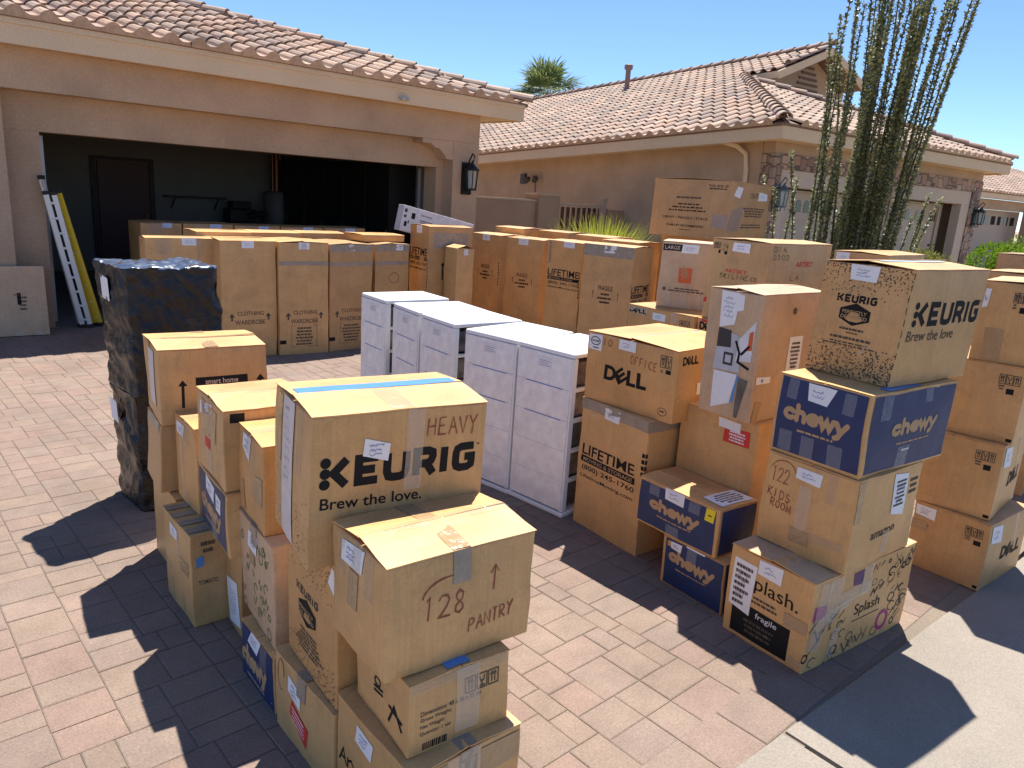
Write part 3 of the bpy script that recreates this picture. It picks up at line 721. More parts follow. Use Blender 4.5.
# ------------------------------------------------------------ the garage house
def build_house():
    h = empty('garage_house', (4.5, 12, 0), 0, 'brown stucco house with wide open garage and tiled hip roof', 'house')
    M = Matrix.Translation((-4.5, -12, 0))
    def fin(o): o.data.transform(M); return o
    YO, YI, YB = 9.44, 9.692, 10.0
    mb = MB()
    mb.box(-4, 7.68, YO, YI-.002, 2.52, 2.93)                        # upper band
    mb.box(7.19, 7.68, YO, YI-.002, 0, 2.518); mb.box(-4, 1.45, YO, YI-.002, 0, 2.518)
    # stepped corbel at the right head of the recess, one stepped block
    pts = [(6.62, 2.518), (6.62, 2.455), (6.78, 2.455), (6.86, 2.40), (6.92, 2.40), (7.03, 2.31), (7.07, 2.25), (7.188, 2.25), (7.188, 2.518)]
    n = len(mb.v); mb.v += [Vector((x, YO+.004, z)) for x, z in pts]+[Vector((x, YI-.004, z)) for x, z in pts]; k = len(pts)
    mb.f += [tuple(range(n, n+k)), tuple(range(n+2*k-1, n+k-1, -1))]+[(n+i, n+k+i, n+k+(i+1) % k, n+(i+1) % k) for i in range(k)]
    o = fin(mb.build('front_wall', STUCCO, h))
    mb = MB()
    mb.box(1.2, 7.4, YI, YB, 2.13, 2.93); mb.box(1.2, 1.81, YI, YB, 0, 2.128); mb.box(7.06, 7.4, YI, YB, 0, 2.128)
    fin(mb.build('opening_wall', STUCCO2, h))
    mb = MB(); mb.box(7.402, 7.68, YI, 19, 0, 2.93); mb.box(-4, 1.198, YI, YB, 0, 2.93); fin(mb.build('side_wall', STUCCO, h))
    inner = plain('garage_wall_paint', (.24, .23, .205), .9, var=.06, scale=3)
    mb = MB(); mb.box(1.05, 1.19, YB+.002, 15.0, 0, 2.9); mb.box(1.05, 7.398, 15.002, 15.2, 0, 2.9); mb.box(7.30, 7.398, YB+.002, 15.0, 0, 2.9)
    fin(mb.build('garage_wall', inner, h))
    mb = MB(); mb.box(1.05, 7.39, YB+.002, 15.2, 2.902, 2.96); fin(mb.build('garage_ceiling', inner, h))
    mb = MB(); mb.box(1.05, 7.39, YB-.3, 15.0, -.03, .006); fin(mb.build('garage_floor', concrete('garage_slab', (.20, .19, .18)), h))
    # raised sectional door under the ceiling with its tracks
    mb = MB()
    for i in range(4): mb.box(1.95, 6.95, 10.25+i*.55, 10.78+i*.55, 2.26, 2.30)
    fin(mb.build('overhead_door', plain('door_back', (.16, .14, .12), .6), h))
    mb = MB(); mb.bar((1.88, 10.06, 0), (1.88, 10.06, 2.1), .05, .04); mb.bar((1.88, 10.1, 2.2), (1.88, 12.6, 2.2), .05, .04); mb.bar((7.0, 10.06, 0), (7.0, 10.06, 2.1), .05, .04); mb.bar((7.0, 10.1, 2.2), (7.0, 12.6, 2.2), .05, .04)
    mb.bar((1.9, 10.09, 2.17), (7.0, 10.09, 2.17), .03, .03); fin(mb.build('door_track', plain('galvanised', (.35, .36, .37), .45, .7), h))
    mb = MB(); mb.box(4.35, 4.65, 12.6, 12.95, 2.3, 2.5); fin(bevel(mb.build('door_opener', plain('opener_grey', (.25, .25, .26), .5), h), .02))
    # door in the back wall
    d = fin(MBbox('entry_door', 3.62, 4.46, 14.93, 14.975, 0, 1.93, plain('brown_door', (.085, .032, .025), .5), h))
    mb = MB(); mb.box(3.52, 3.60, 14.95, 15.0, 0, 2.0); mb.box(4.48, 4.56, 14.95, 15.0, 0, 2.0); mb.box(3.602, 4.478, 14.95, 15.0, 1.94, 2.0)
    fr = fin(mb.build('door_frame', plain('dark_trim', (.05, .035, .03), .6), d))
    mb = MB(); mb.tube([(4.38, 14.92, 1.0), (4.38, 14.87, 1.0)], .03, 10); fin(mb.build('knob', plain('brass', (.5, .4, .2), .35, .9), d, True))
    # eave
    zr, ye, xr = 3.19, 9.2, 8.36
    mb = MB(); mb.box(-4, xr, ye, ye+.05, 2.915, zr-.005); mb.box(xr-.05, xr, ye+.052, 19, 2.915, zr-.005)
    mb.box(-4, xr, ye-.02, ye-.001, 3.10, zr-.007)
    fin(mb.build('fascia', FASCIA, h))
    mb = MB(); mb.box(-4, xr-.052, ye+.052, YO+.2, 2.932, 2.95); mb.box(7.5, xr-.052, YO+.202, 19, 2.932, 2.95); fin(mb.build('soffit', FASCIA, h))
    mb = MB(); mb.box(6.02, 6.17, ye-.055, ye-.021, 2.955, 3.0); mb.box(6.03, 6.10, ye-.09, ye-.056, 2.95, 2.99); mb.box(6.11, 6.16, ye-.08, ye-.056, 2.953, 2.985)
    fin(bevel(mb.build('eave_light', plain('eave_lamp_grey', (.42, .4, .36), .4), h), .006))
    # hip roof, pitch .29
    p = .29; c = 1/math.sqrt(1+p*p); O = Vector((-4, ye-.03, zr)); D = 8.0; W = xr+.05+4
    b = Vector((0, c, p*c)); poly = [(0, 0), (W, 0), (W-D, D/c), (0, D/c)]
    fin(roof_deck('roof_deck', O, (1, 0, 0), b, poly, h)); rt = fin(tile_roof('roof', O, (1, 0, 0), b, [(0, 0), (W+.05, 0), (W-D+.05, D/c), (0, D/c)], h))
    O2 = Vector((xr+.05, ye-.03, zr)); b2 = Vector((-c, 0, p*c)); poly2 = [(0, 0), (12, 0), (12, D/c), (D, D/c)]
    fin(roof_deck('roof_deck', O2, (0, 1, 0), b2, poly2, h)); fin(tile_roof('roof', O2, (0, 1, 0), b2, [(-.05, 0), (12, 0), (12, D/c), (D-.05, D/c)], h, seed=5))
    fin(cap_tiles('hip_cap', O2+Vector((.0, .0, -.005)), O2+Vector((-D, D, D*p-.005)), h))
    # closed gables of the attic so no light leaks into the garage
    mb = MB(); mb.box(-4, 7.6, YO+.21, 19, 2.965, 3.0); fin(mb.build('attic_floor', DARK, h))
    return h
def MBbox(name, x0, x1, y0, y1, z0, z1, mat, parent):
    mb = MB(); mb.box(x0, x1, y0, y1, z0, z1); return mb.build(name, mat, parent)
build_house()
lantern('wall_lantern', (7.44, 9.437, 2.06), 0, .62, 'black iron lantern on the pillar right of the open garage')

# ------------------------------------------------------------ the neighbour's house
EH = Vector((11.58, 6.57, 0)); UH = Vector((math.sin(R(6)), math.cos(R(6)), 0)); NH = Vector((UH.y, -UH.x, 0)); KH = .05
def H2(d, s, z): p = EH+NH*d+UH*s; return Vector((p.x, p.y, z-KH*s))
def build_neighbour():
    root = empty('stone_front_house', (0, 0, 0), 0, 'neighbouring tan house with stone veneer front and two arched window garage doors', 'house')
    def hb(mb, d0, d1, s0, s1, z0, z1):
        mb.box(d0, d1, s0, s1, z0, z1, H2)
    ST = stucco('neighbour_stucco', (.46, .325, .215)); CREAM = stucco('cream_trim', (.56, .45, .35), 70, .2, .04)
    mb = MB(); hb(mb, .5, .8, .70, 22, 0, 3.0); hb(mb, .5, 8.4, .45, .69, 2.80, 3.0); hb(mb, 8.1, 8.4, .70, 12, 0, 3.0)
    hb(mb, 7.0, 7.05, .64, .69, 0, 2.2)
    o = mb.build('wall', ST, root)
    mb = MB(); hb(mb, .5, 8.42, .43, .69, 2.545, 2.798); hb(mb, .49, .74, .43, .69, 0, 2.543); hb(mb, 8.0, 8.42, .43, .69, 0, 2.543); hb(mb, 4.45, 4.72, .43, .69, 0, 2.543)
    mb.build('stone_veneer', stone('stone_veneer'), root)
    mb = MB()
    for (a, b) in ((.742, 4.448), (4.722, 7.998)):
        hb(mb, a, b, .46, .66, 2.26, 2.543); hb(mb, a, a+.26, .46, .66, 0, 2.258); hb(mb, b-.38, b, .46, .66, 0, 2.258)
    mb.build('door_surround', CREAM, root)
    for (a, b) in ((1.004, 4.066), (4.984, 7.616)):
        mb = MB(); hb(mb, a, b, .86, .90, 0, 2.255)
        for r in range(4): hb(mb, a+.06, b-.06, .845, .859, .06+r*.55, .56+r*.55)
        dr = mb.build('garage_door', CREAM, root)
        n = 4; w = (b-a)/n
        for i in range(n):
            for q in (.28, .62):
                cx = a+w*i+w*q; pts = [H2(cx-.09, .838, 1.86), H2(cx+.09, .838, 1.86), H2(cx+.09, .838, 2.0)]+[H2(cx+.09*math.cos(R(t)), .838, 2.0+.09*math.sin(R(t))) for t in (45, 90, 135)]+[H2(cx-.09, .838, 2.0)]
                bk = [p+UH*.006 for p in pts]; k = len(pts)
                make('arched_window', pts+bk, [tuple(range(k))]+[(i_, (i_+1) % k, (i_+1) % k+k, i_+k) for i_ in range(k)], plain('door_glass', (.02, .025, .03), .08), dr)
        mb = MB(); hb(mb, a+.03, a+.4, .83, .844, 1.3, 1.34); hb(mb, b-.4, b-.03, .83, .844, 1.3, 1.34); hb(mb, (a+b)/2-.1, (a+b)/2+.1, .83, .844, .75, .8)
        mb.build('strap_hinge', plain('hinge_iron', (.03, .025, .02), .5, .4), dr)
    # eaves
    mb = MB(); hb(mb, 0, .06, 0, 22, 2.95, 3.195); hb(mb, .062, 8.6, 0, .06, 2.95, 3.195); hb(mb, 8.54, 8.6, .062, 12, 2.95, 3.195)
    mb.build('fascia', FASCIA, root)
    mb = MB(); hb(mb, .062, .55, .062, 22, 2.985, 3.003); hb(mb, .552, 8.538, .062, .5, 2.985, 3.003); hb(mb, 8.35, 8.538, .502, 12, 2.985, 3.003); mb.build('soffit', FASCIA, root)
    mb = MB(); mb.tube([H2(.03, 1.25, 3.0), H2(.35, 1.15, 2.93), H2(.45, 1.0, 2.8), H2(.44, .95, 2.5), H2(.44, .95, .1)], .045, 10); mb.build('downspout', FASCIA, root, True)
    # main roof: Dutch gable, pitch .4
    p = .4; c = 1/math.sqrt(1+p*p); R7 = 7.0
    def W(v): return H2(v.x, v.y, v.z)
    ls = 22; t = R7/c; g0 = 5.0; gs = 3.9
    # left plane: s runs along the eave, t up the slope
    polyL = [(0, 0), (ls, 0), (ls, t), (gs, t), (gs, g0/c), (g0, g0/c)]
    OL = (-.03, 0, 3.2)
    roof_deck('roof_deck', OL, (0, 1, 0), (c, 0, p*c), polyL, root, W); tile_roof('roof', OL, (0, 1, 0), (c, 0, p*c), [(q[0]-.12 if q[0] in (0, 5.0) else q[0], q[1]) for q in polyL], root, warp=W, seed=21)
    # front hip plane
    polyF = [(0, 0), (8.63, 0), (8.63-4.3, 4.3/c), (4.3, 4.3/c)]
    OF = (0, -.03, 3.2)
    roof_deck('roof_deck', OF, (1, 0, 0), (0, c, p*c), polyF, root, W); tile_roof('roof', OF, (1, 0, 0), (0, c, p*c), [(.1, 0), (8.55, 0), (8.55-4.3, 4.3/c), (4.4, 4.3/c)], root, warp=W, seed=22)
    polyR = [(0, 0), (12, 0), (12, 4.3/c), (4.3, 4.3/c)]
    roof_deck('roof_deck', (8.63, 0, 3.2), (0, 1, 0), (-c, 0, p*c), polyR, root, W)
    # gablet over the front: right slope, vent wall, dark soffit, rakes
    polyG = [(gs, 0), (ls, 0), (ls, 1.8/c), (gs, 1.8/c)]
    OG = (8.8, 0, 3.2+p*5.2); roof_deck('roof_deck', OG, (0, 1, 0), (-c, 0, p*c), polyG, root, W); tile_roof('roof', OG, (0, 1, 0), (-c, 0, p*c), polyG, root, warp=W, seed=23)
    zb = 3.2+p*g0; zt = 3.2+p*R7
    V = [H2(5.1, 4.5, zb-.9), H2(8.7, 4.5, zb-.9), H2(8.7, 4.5, zb-.02), H2(R7, 4.5, zt-.09), H2(5.1, 4.5, zb-.05)]; V += [q+UH*.1 for q in V]
    make('gable_wall', V, [(0, 1, 2, 3, 4), (9, 8, 7, 6, 5)]+[(i, i+5, (i+1) % 5+5, (i+1) % 5) for i in range(5)], ST, root)
    mb = MB()
    for i in range(6):
        z = zb-.28+i*.13; w = .42*(1-(i/6.2)**2)+.05; mb.box(R7-w, R7+w, 4.46, 4.497, z, z+.05, H2)
    mb.build('louvre_vent', plain('louvre_brown', (.14, .09, .065), .7), root)
    mb = MB()
    for (d0, z0, d1, z1) in ((4.95, zb-.02, R7, zt), (R7, zt, 8.8, 3.2+p*5.2)):
        mb.bar(H2(d0, gs-.02, z0-.10), H2(d1, gs-.02, z1-.10), .05, .17)
    mb.box(4.97, 5.03, gs, 5.0, zb-.17, zb-.02, H2); mb.build('rake_board', FASCIA, root)
    cap_tiles('hip_cap', (.0, .0, 3.215), (5.1, 5.05, 3.2+p*5.1+.0), root, warp=W, seed=31); cap_tiles('hip_cap', (8.6, -.0, 3.25), (8.63-4.3, 4.3, 3.2+p*4.3+.04), root, warp=W, seed=32)
    cap_tiles('ridge_cap', (R7, gs, zt+.03), (R7, ls, zt+.03), root, warp=W, seed=33); cap_tiles('ridge_cap', (5.35, gs, 3.2+p*5.3+.06), (R7, gs+.02, zt+.03), root, .09, warp=W, seed=34)
    # plumbing vent
    mb = MB(); b = H2(5.6, 9.6, 3.2+p*5.6); mb.tube([b, b+Vector((0, 0, .62))], .075, 12); mb.tube([b+Vector((0, 0, .60)), b+Vector((0, 0, .64)), b+Vector((0, 0, .74)), b+Vector((0, 0, .76))], [.08, .125, .125, .1], 12)
    mb.tube([b-Vector((0, 0, .12)), b+Vector((0, 0, .12))], [.22, .08], 12); mb.build('roof_vent_pipe', plain('vent_brown', (.25, .16, .13), .6), root, False)
    # security light and its conduit on the side wall
    mb = MB(); mb.box(.44, .497, 7.42, 7.62, 2.45, 2.68, H2); f = bevel(mb.build('meter_box', plain('box_black', (.02, .018, .016), .5), root), .01)
    mb = MB(); mb.box(.46, .497, 7.02, 7.12, 2.52, 2.62, H2)
    for (s, q) in ((6.9, .30), (7.2, .28)):
        a = H2(.45, s+.06, 2.58); e = H2(q, s-.05, 2.50); mb.tube([a, (a+e)/2, e], [.03, .065, .07], 10)
    mb.build('security_light', plain('lamp_black', (.025, .022, .02), .45), root)
    mb = MB(); mb.tube([H2(.48, 7.05, 2.5), H2(.48, 7.05, 1.2)], .012, 8); mb.build('conduit', plain('conduit_grey', (.2, .17, .14), .6), root)
    return root
build_neighbour()
tl = plain('patina_glass', (.50, .60, .58), .2, alpha=.6)
fr_ = math.atan2(NH.y, NH.x)
lantern('wall_lantern', H2(.66, .425, 2.12), fr_, .58, 'green grey lantern on the stone pier beside the big top box', tl, (.10, .14, .15))
lantern('wall_lantern', H2(8.25, .425, 2.05), fr_, .58, 'small dark lantern on the far right stone pier', tl, (.04, .045, .045))

def build_far_house():
    root = empty('distant_house', (0, 0, 0), 0, 'pale tan house farthest right beyond the round green bush', 'house')
    E3 = Vector((32.6, 10.2, 0)); n3 = Vector((.99, -.14, 0)).normalized(); u3 = Vector((-n3.y, n3.x, 0))
    def H3(d, s, z): p = E3+n3*d+u3*s; return Vector((p.x, p.y, z))
    ST = stucco('far_stucco', (.42, .31, .225)); mb = MB()
    mb.box(.6, 14, .5, .8, 2.45, 2.85, H3); mb.box(.6, .9, .81, 10, 0, 2.85, H3); mb.box(.6, 1.2, .5, .8, 0, 2.448, H3); mb.box(6.4, 14, .5, .8, 0, 2.448, H3); mb.box(5.5, 5.9, .2, .49, 0, 2.44, H3); mb.build('wall', ST, root)
    mb = MB(); mb.box(1.2, 6.4, 1.0, 1.05, 0, 2.45, H3)
    d = mb.build('garage_door', stucco('far_door', (.50, .41, .33), 50, .1, .03), root)
    mb = MB()
    for i in range(8): mb.box(1.6+i*.58, 1.95+i*.58, .985, .998, 1.85, 2.2, H3)
    mb.build('arched_window', plain('door_glass', (.02, .025, .03), .08), d)
    mb = MB(); mb.box(0, 14.6, 0, .08, 2.86, 3.1, H3); mb.box(0, .08, .082, 10, 2.86, 3.1, H3); mb.box(.082, 14.6, .082, .7, 2.88, 2.9, H3); mb.build('fascia', FASCIA, root)
    p = .33; c = 1/math.sqrt(1+p*p)
    def W(v): return H3(v.x, v.y, v.z)
    poly = [(0, 0), (14.6, 0), (14.6, 5/c), (5, 5/c)]
    roof_deck('roof_deck', (0, -.03, 3.1), (1, 0, 0), (0, c, p*c), poly, root, W); tile_roof('roof', (0, -.03, 3.1), (1, 0, 0), (0, c, p*c), poly, root, warp=W, seed=41)
    poly = [(0, 0), (10, 0), (10, 5/c), (5, 5/c)]
    roof_deck('roof_deck', (-.03, 0, 3.1), (0, 1, 0), (c, 0, p*c), poly, root, W); tile_roof('roof', (-.03, 0, 3.1), (0, 1, 0), (c, 0, p*c), poly, root, warp=W, seed=42)
build_far_house()

def build_gate():
    t = empty('garden_wall', (10, 10.2, 0), 0, 'low brown masonry wall joining the garage house to its neighbour', 'wall')
    M = Matrix.Translation((-10, -10.2, 0)); ST = stucco('wall_stucco', (.36, .245, .17)); mb = MB()
    mb.box(7.70, 9.70, 10.2, 10.38, 0, 1.70); o = mb.build('panel', ST, t); o.data.transform(M)
    mb = MB(); mb.box(9.702, 10.24, 10.12, 10.5, 0, 1.82); mb.box(11.72, 12.15, 10.15, 10.45, 0, 1.62); o = mb.build('pier', ST, t); o.data.transform(M)
    mb = MB(); mb.box(7.70, 9.70, 10.18, 10.40, 1.702, 1.735); mb.box(9.68, 10.26, 10.10, 10.52, 1.822, 1.86); o = mb.build('coping', stucco('coping', (.46, .34, .25)), t); o.data.transform(M)
    g = empty('metal_gate', (11, 10.3, 0), 0, 'tan metal bar gate right of the low masonry wall', 'gate'); M = Matrix.Translation((-11, -10.3, 0))
    cr = plain('tan_metal', (.42, .32, .235), .5); mb = MB()
    mb.box(10.27, 10.33, 10.27, 10.33, 0, 1.70); mb.box(11.60, 11.70, 10.25, 10.35, 0, 1.80); mb.box(11.58, 11.72, 10.23, 10.37, 1.802, 1.84); mb.box(10.332, 11.598, 10.28, 10.32, 1.66, 1.70); mb.box(10.332, 11.598, 10.28, 10.32, .15, .2)
    o = mb.build('gate_frame', cr, g); o.data.transform(M); mb = MB()
    for i in range(8): x = 10.42+i*.15; mb.box(x, x+.028, 10.287, 10.313, .202, 1.658)
    o = mb.build('gate_bars', cr, g); o.data.transform(M)
    f = make('meter_cabinet', *shed((10.55, 12.15, 10.6, 10.68, 0, 1.63)), plain('rust_panel', (.10, .035, .03), .7, var=.15, scale=6)); tag(f, 'dark red brown panel standing behind the tan gate bars', 'panel')
def shed(b):
    mb = MB(); mb.box(*b); return mb.v, mb.f
build_gate()

# ------------------------------------------------------------ plants
def leaf(V, F, p, d, w, l, up):
    d = d.normalized(); s = d.cross(up)
    if s.length < 1e-3: s = d.cross(Vector((1, 0, .2)))
    s = s.normalized()*w; b = len(V)
    V += [p, p+d*l*.5+s, p+d*l, p+d*l*.5-s]; F.append((b, b+1, b+2, b+3))
def build_ocotillo():
    rnd = random.Random(5); base = Vector((9.78, 4.37, 0))
    t = empty('ocotillo', base, 0, 'tall many stemmed desert ocotillo with tiny green leaves before the neighbouring house', 'plant')
    bark = plain('grey_thorny_bark', (.12, .12, .065), .8, var=.3, scale=12); lf = leafmat('ocotillo_leaf', (.06, .085, .025), (.46, .47, .23), .38)
    side = Vector((.735, -.678, 0)); fw = Vector((.678, .735, 0))
    n = 66
    for i in range(n):
        a = rnd.uniform(0, 2*math.pi); r0 = rnd.uniform(.04, .33)
        p0 = side*(math.cos(a)*r0*1.3)+fw*math.sin(a)*r0
        H = rnd.uniform(3.8, 5.9); sp = math.cos(a)*r0*1.1+rnd.uniform(-.22, .42); fz = rnd.uniform(-.6, .6)
        if i < 5: H = rnd.uniform(1.9, 2.6); p0 = side*(-.75-.1*i)+fw*rnd.uniform(-.2, .2); sp = rnd.uniform(-.25, .02)
        elif i < 9: H = rnd.uniform(1.7, 2.2); p0 = side*(.2+.05*i); sp = rnd.uniform(.3, .6)
        elif i < 16: p0 = side*rnd.uniform(-.7, -.4)+fw*rnd.uniform(-.3, .3); sp = rnd.uniform(-.1, .35); H = rnd.uniform(2.7, 4.6)
        pts = []; k = 14; w1, w2 = rnd.uniform(-.05, .05), rnd.uniform(0, 6)
        for j in range(k+1):
            q = j/k; pts.append(p0+side*(sp*q**1.25+w1*math.sin(q*7+w2))+fw*(fz*q**1.3+w1*math.cos(q*6+w2))+Vector((0, 0, H*q)))
        rad = [max(.006, .017*(1-.62*(j/k))) for j in range(k+1)]
        mb = MB(); mb.tube(pts, rad, 6); o = mb.build('cane', [bark, lf], t, True)
        V = [v for v in mb.v]; F = list(mb.f); nb = len(F)
        m = int(H*80)
        for j in range(m):
            q = (j+rnd.random())/m; x = q*k; i0 = min(int(x), k-1); p = pts[i0].lerp(pts[i0+1], x-i0)
            if rnd.random() < .12: continue
            for _ in range(2):
                an = rnd.uniform(0, 6.28); d = Vector((math.cos(an), math.sin(an), rnd.uniform(.2, 1.4)))
                leaf(V, F, p+d*rad[i0]*.7, d, rnd.uniform(.013, .023), rnd.uniform(.032, .058), Vector((0, 0, 1)))
        me = o.data; me.clear_geometry(); me.from_pydata([tuple(v) for v in V], [], F)
        me.polygons.foreach_set('material_index', [0]*nb+[1]*(len(F)-nb)); me.polygons.foreach_set('use_smooth', [True]*nb+[False]*(len(F)-nb)); me.update()
    mb = MB(); mb.tube([(0, 0, 0), (0, 0, .25)], [.42, .3], 14); mb.build('base', bark, t, True)
    mb = MB(); tip = side*.0+Vector((0, 0, 0))
build_ocotillo()
def build_palm():
    base = Vector((29.5, 30.8, 0)); rnd = random.Random(9)
    t = empty('fan_palm', base, 0, 'fan palm rising beyond the roof of the neighbouring house', 'palm tree')
    mb = MB(); mb.tube([(0, 0, 0), (.1, 0, 3), (.05, .1, 7.0)], [.3, .22, .2], 10); mb.build('trunk', plain('palm_bark', (.16, .11, .07), .9, var=.25, scale=6), t, True)
    V, F = [], []; c = Vector((.05, .1, 6.75))
    for i in range(80):
        a = rnd.uniform(0, 6.28); e = rnd.uniform(-.75, 1.45); d = Vector((math.cos(a)*math.cos(e), math.sin(a)*math.cos(e), math.sin(e)))
        L = rnd.uniform(.8, 1.4); p = c+d*L; s = d.cross(Vector((0, 0, 1))).normalized(); u = s.cross(d)
        b = len(V); V += [c+s*.015, p+s*.01, p-s*.01, c-s*.015]; F.append((b, b+1, b+2, b+3))
        for k in range(17):
            an = R(-88+11*k); q = (d*math.cos(an)+s*math.sin(an)+u*rnd.uniform(-.12, .12)).normalized(); l = rnd.uniform(1.0, 1.5)*(1-.25*abs(an)/1.6)
            m = p+q*l*.62; e2 = p+q*l+Vector((0, 0, -.14*l)); sw = q.cross(u).normalized()*.042; b = len(V)
            V += [p, m+sw, e2, m-sw]; F.append((b, b+1, b+2, b+3))
    make('crown', V, F, leafmat('palm_leaf', (.10, .15, .045), (.26, .31, .12)), t)
build_palm()
def build_bush(name, base, rx, rz, n, cols, label, size=.05, seed=2):
    rnd = random.Random(seed); t = empty(name, base, 0, label, 'bush'); V, F = [], []
    lobes = [(Vector((rnd.uniform(-.6, .6)*rx, rnd.uniform(-.6, .6)*rx, rz*rnd.uniform(.45, .75))), rnd.uniform(.4, .62)) for _ in range(9)]
    for _ in range(n):
        c, r = rnd.choice(lobes); d = Vector((rnd.gauss(0, 1), rnd.gauss(0, 1), rnd.gauss(0, 1))).normalized()
        p = c+Vector((d.x*rx*r, d.y*rx*r, d.z*rz*r*.7))*rnd.uniform(.75, 1.05)
        if p.z < .05: continue
        leaf(V, F, p, (d+Vector((rnd.uniform(-.8, .8), rnd.uniform(-.8, .8), rnd.uniform(-.2, .9)))), size*rnd.uniform(.25, .45), size*rnd.uniform(.8, 1.5), Vector((rnd.random(), rnd.random(), 1)))
    make('foliage', V, F, leafmat(name+'_leaf', *cols), t)
    mb = MB()
    for k in range(6): a = k*1.05; mb.tube([(0, 0, 0), (.3*rx*math.cos(a), .3*rx*math.sin(a), rz*.5)], [.03, .012], 6)
    mb.build('stems', plain('bush_wood', (.12, .09, .06), .9), t)
build_bush('round_bush', (16.6, 4.2, 0), .85, 1.52, 9000, ((.10, .19, .012), (.24, .36, .03)), 'bright green bush at the right edge before the far garages', .05)
build_bush('low_shrub', (14.3, 4.9, 0), .5, 1.3, 1500, ((.14, .15, .03), (.30, .30, .08)), 'low yellow green shrub left of the bright bush', .06, 6)
def build_grass_clump():
    rnd = random.Random(4); t = empty('grass_clump', (9.62, 8.45, 0), 0, 'spiky yellow green clump behind the tall boxes before the gate', 'plant'); V, F = [], []
    for i in range(900):
        a = rnd.uniform(0, 6.28); l = rnd.uniform(1.12, 1.66); lean = rnd.uniform(.05, .6); d = Vector((math.cos(a), math.sin(a), 0)); p0 = d*rnd.uniform(0, .4); w = d.cross(Vector((0, 0, 1)))*rnd.uniform(.010, .018)
        b = len(V); n = 5
        for k in range(n+1):
            q = k/n; p = p0+d*(lean*l*q*q*.8)+Vector((0, 0, l*(q-.22*lean*q*q))); V += [p+w*(1-q*.9), p-w*(1-q*.9)]
        for k in range(n): F.append((b+2*k, b+2*k+1, b+2*k+3, b+2*k+2))
    make('blades', V, F, leafmat('grass_blade', (.34, .40, .03), (.62, .62, .09)), t)
build_grass_clump()

# ============================================================ EVERYTHING SET OUT ON THE DRIVEWAY
CAMP = Vector((0, 0, 1.80027))
def sc(fl, dims, f):
    """same box seen the same size, standing a little nearer"""
    p = CAMP+(Vector(fl)-CAMP)*f; return (p.x, p.y, p.z), tuple(q*f for q in dims)
GL = 'boxes stacked along the left side of the drive'
GR = 'boxes stacked along the right side of the drive'
GB = 'tall wardrobe boxes in the back rows'

# ---------------- left stack, front to back
fl, dm = sc((.977, 1.349, 0), (.375, .424, .297), .955)
b = Carton('lowest box of the front left stack, frayed tape on its front', (fl[0], fl[1], 0), -2.7, (dm[0], dm[1], .363), hue='tan', group=GL, tape=GREYTAPE)
b.label('L', [(.27, .76), (.50, .72), (.53, .88), (.30, .92)]); b.strokes('L', [[(0, 0), (.5, 1), (1, 0)], [(.2, .4), (.8, .4)]], .04, .42, .14, .55, .007); b.strokes('L', [[(0, 1), (0, 0)], [(0, .6), (.5, 1), (1, .5), (1, 0)]], .16, .42, .26, .52, .007)
b.tape('F', .30, .55, .62, .99, WHITECLEAR, .002); b.tape('F', .02, .80, .30, .97, TAN); b.tape('F', .62, .72, .98, .95, TAN, .0015); b.done()
fl, dm = sc((1.0, 1.404, .297), (.331, .332, .230), .955)
b = Carton('box printed with weight lines and a barcode, right below the box marked 128', (fl[0], fl[1], .3665), -5.9, (dm[0], dm[1], .2185), hue='tan', group=GL, rise=.004)
for i, (s, u1) in enumerate((('Dimensions: 48 x 36 x 25 cm', .70), ('Gross Weight:', .40), ('Net Weight:', .34), ('Quantity: 1 set', .40))): b.text('F', s, .11, .53-i*.094, u1, .595-i*.094, GREYINK, .012)
x = .14
while x < .37: wd = random.choice((.006, .01, .015)); b.rect('F', x, .05, x+wd, .15, BLACK, 'barcode', .0009, 1); x += wd+random.choice((.005, .009))
b.icons('F', .53, .62, .90, .82, 3); b.tape('F', .44, .12, .68, .99, WHITECLEAR, .002); b.tape('F', .0, .86, .98, 1.0, CLEAR)
b.strokes('L', [arc(.5, .5, .5, 0, 360, 12)], .40, .52, .50, .64, .006); b.strokes('L', [[(0, 0), (1, .3)], [(0, .5), (1, .8)]], .38, .42, .55, .52, .007); b.strokes('L', [[(0, 0), (.4, 1), (1, .2)], [(0, .8), (1, .6)]], .66, .22, .90, .50, .009)
b.rect('T', .36, .02, .60, .11, SKYBLUE, 'blue_sticker', .0016, 2); b.done()
fl, dm = sc((.943, 1.444, .526), (.478, .332, .338), .955)
b = Carton('box with red handwritten 128 and PANTRY, topmost of the front left stack', (fl[0], fl[1], .5905), -5.0, (dm[0], dm[1], .317), (.007, .004), 'tan', group=GL, rise=.016, tape=CLEAR, tapew=.05)
b.hand('F', '128', .25, .46, .49, .66, width=.0045); b.strokes('F', [arc(.5, 0, .5, 170, 40, 14)], .22, .66, .53, .80, .004, REDINK, 'marker_writing', .0016)
b.hand('F', 'PANTRY', .54, .22, .86, .36, slant=.04, width=.004); b.strokes('F', [[(0, 0), (.1, 1)], [(-.35, .7), (.1, 1), (.5, .68)]], .68, .56, .74, .78, .004, REDINK, 'marker_writing', .0016)
b.tape('F', .41, .72, .53, 1.0, GREYTAPE, .0012); b.tape('T', .41, 0, .53, 1.0, TAN); b.label('L', [(.22, .75), (.61, .77), (.62, .97), (.22, .93)])
b.tape('L', .14, .62, .30, .97); b.tape('L', .37, .42, .56, .74, TAN); b.tape('L', .64, .60, .80, .96); b.done()

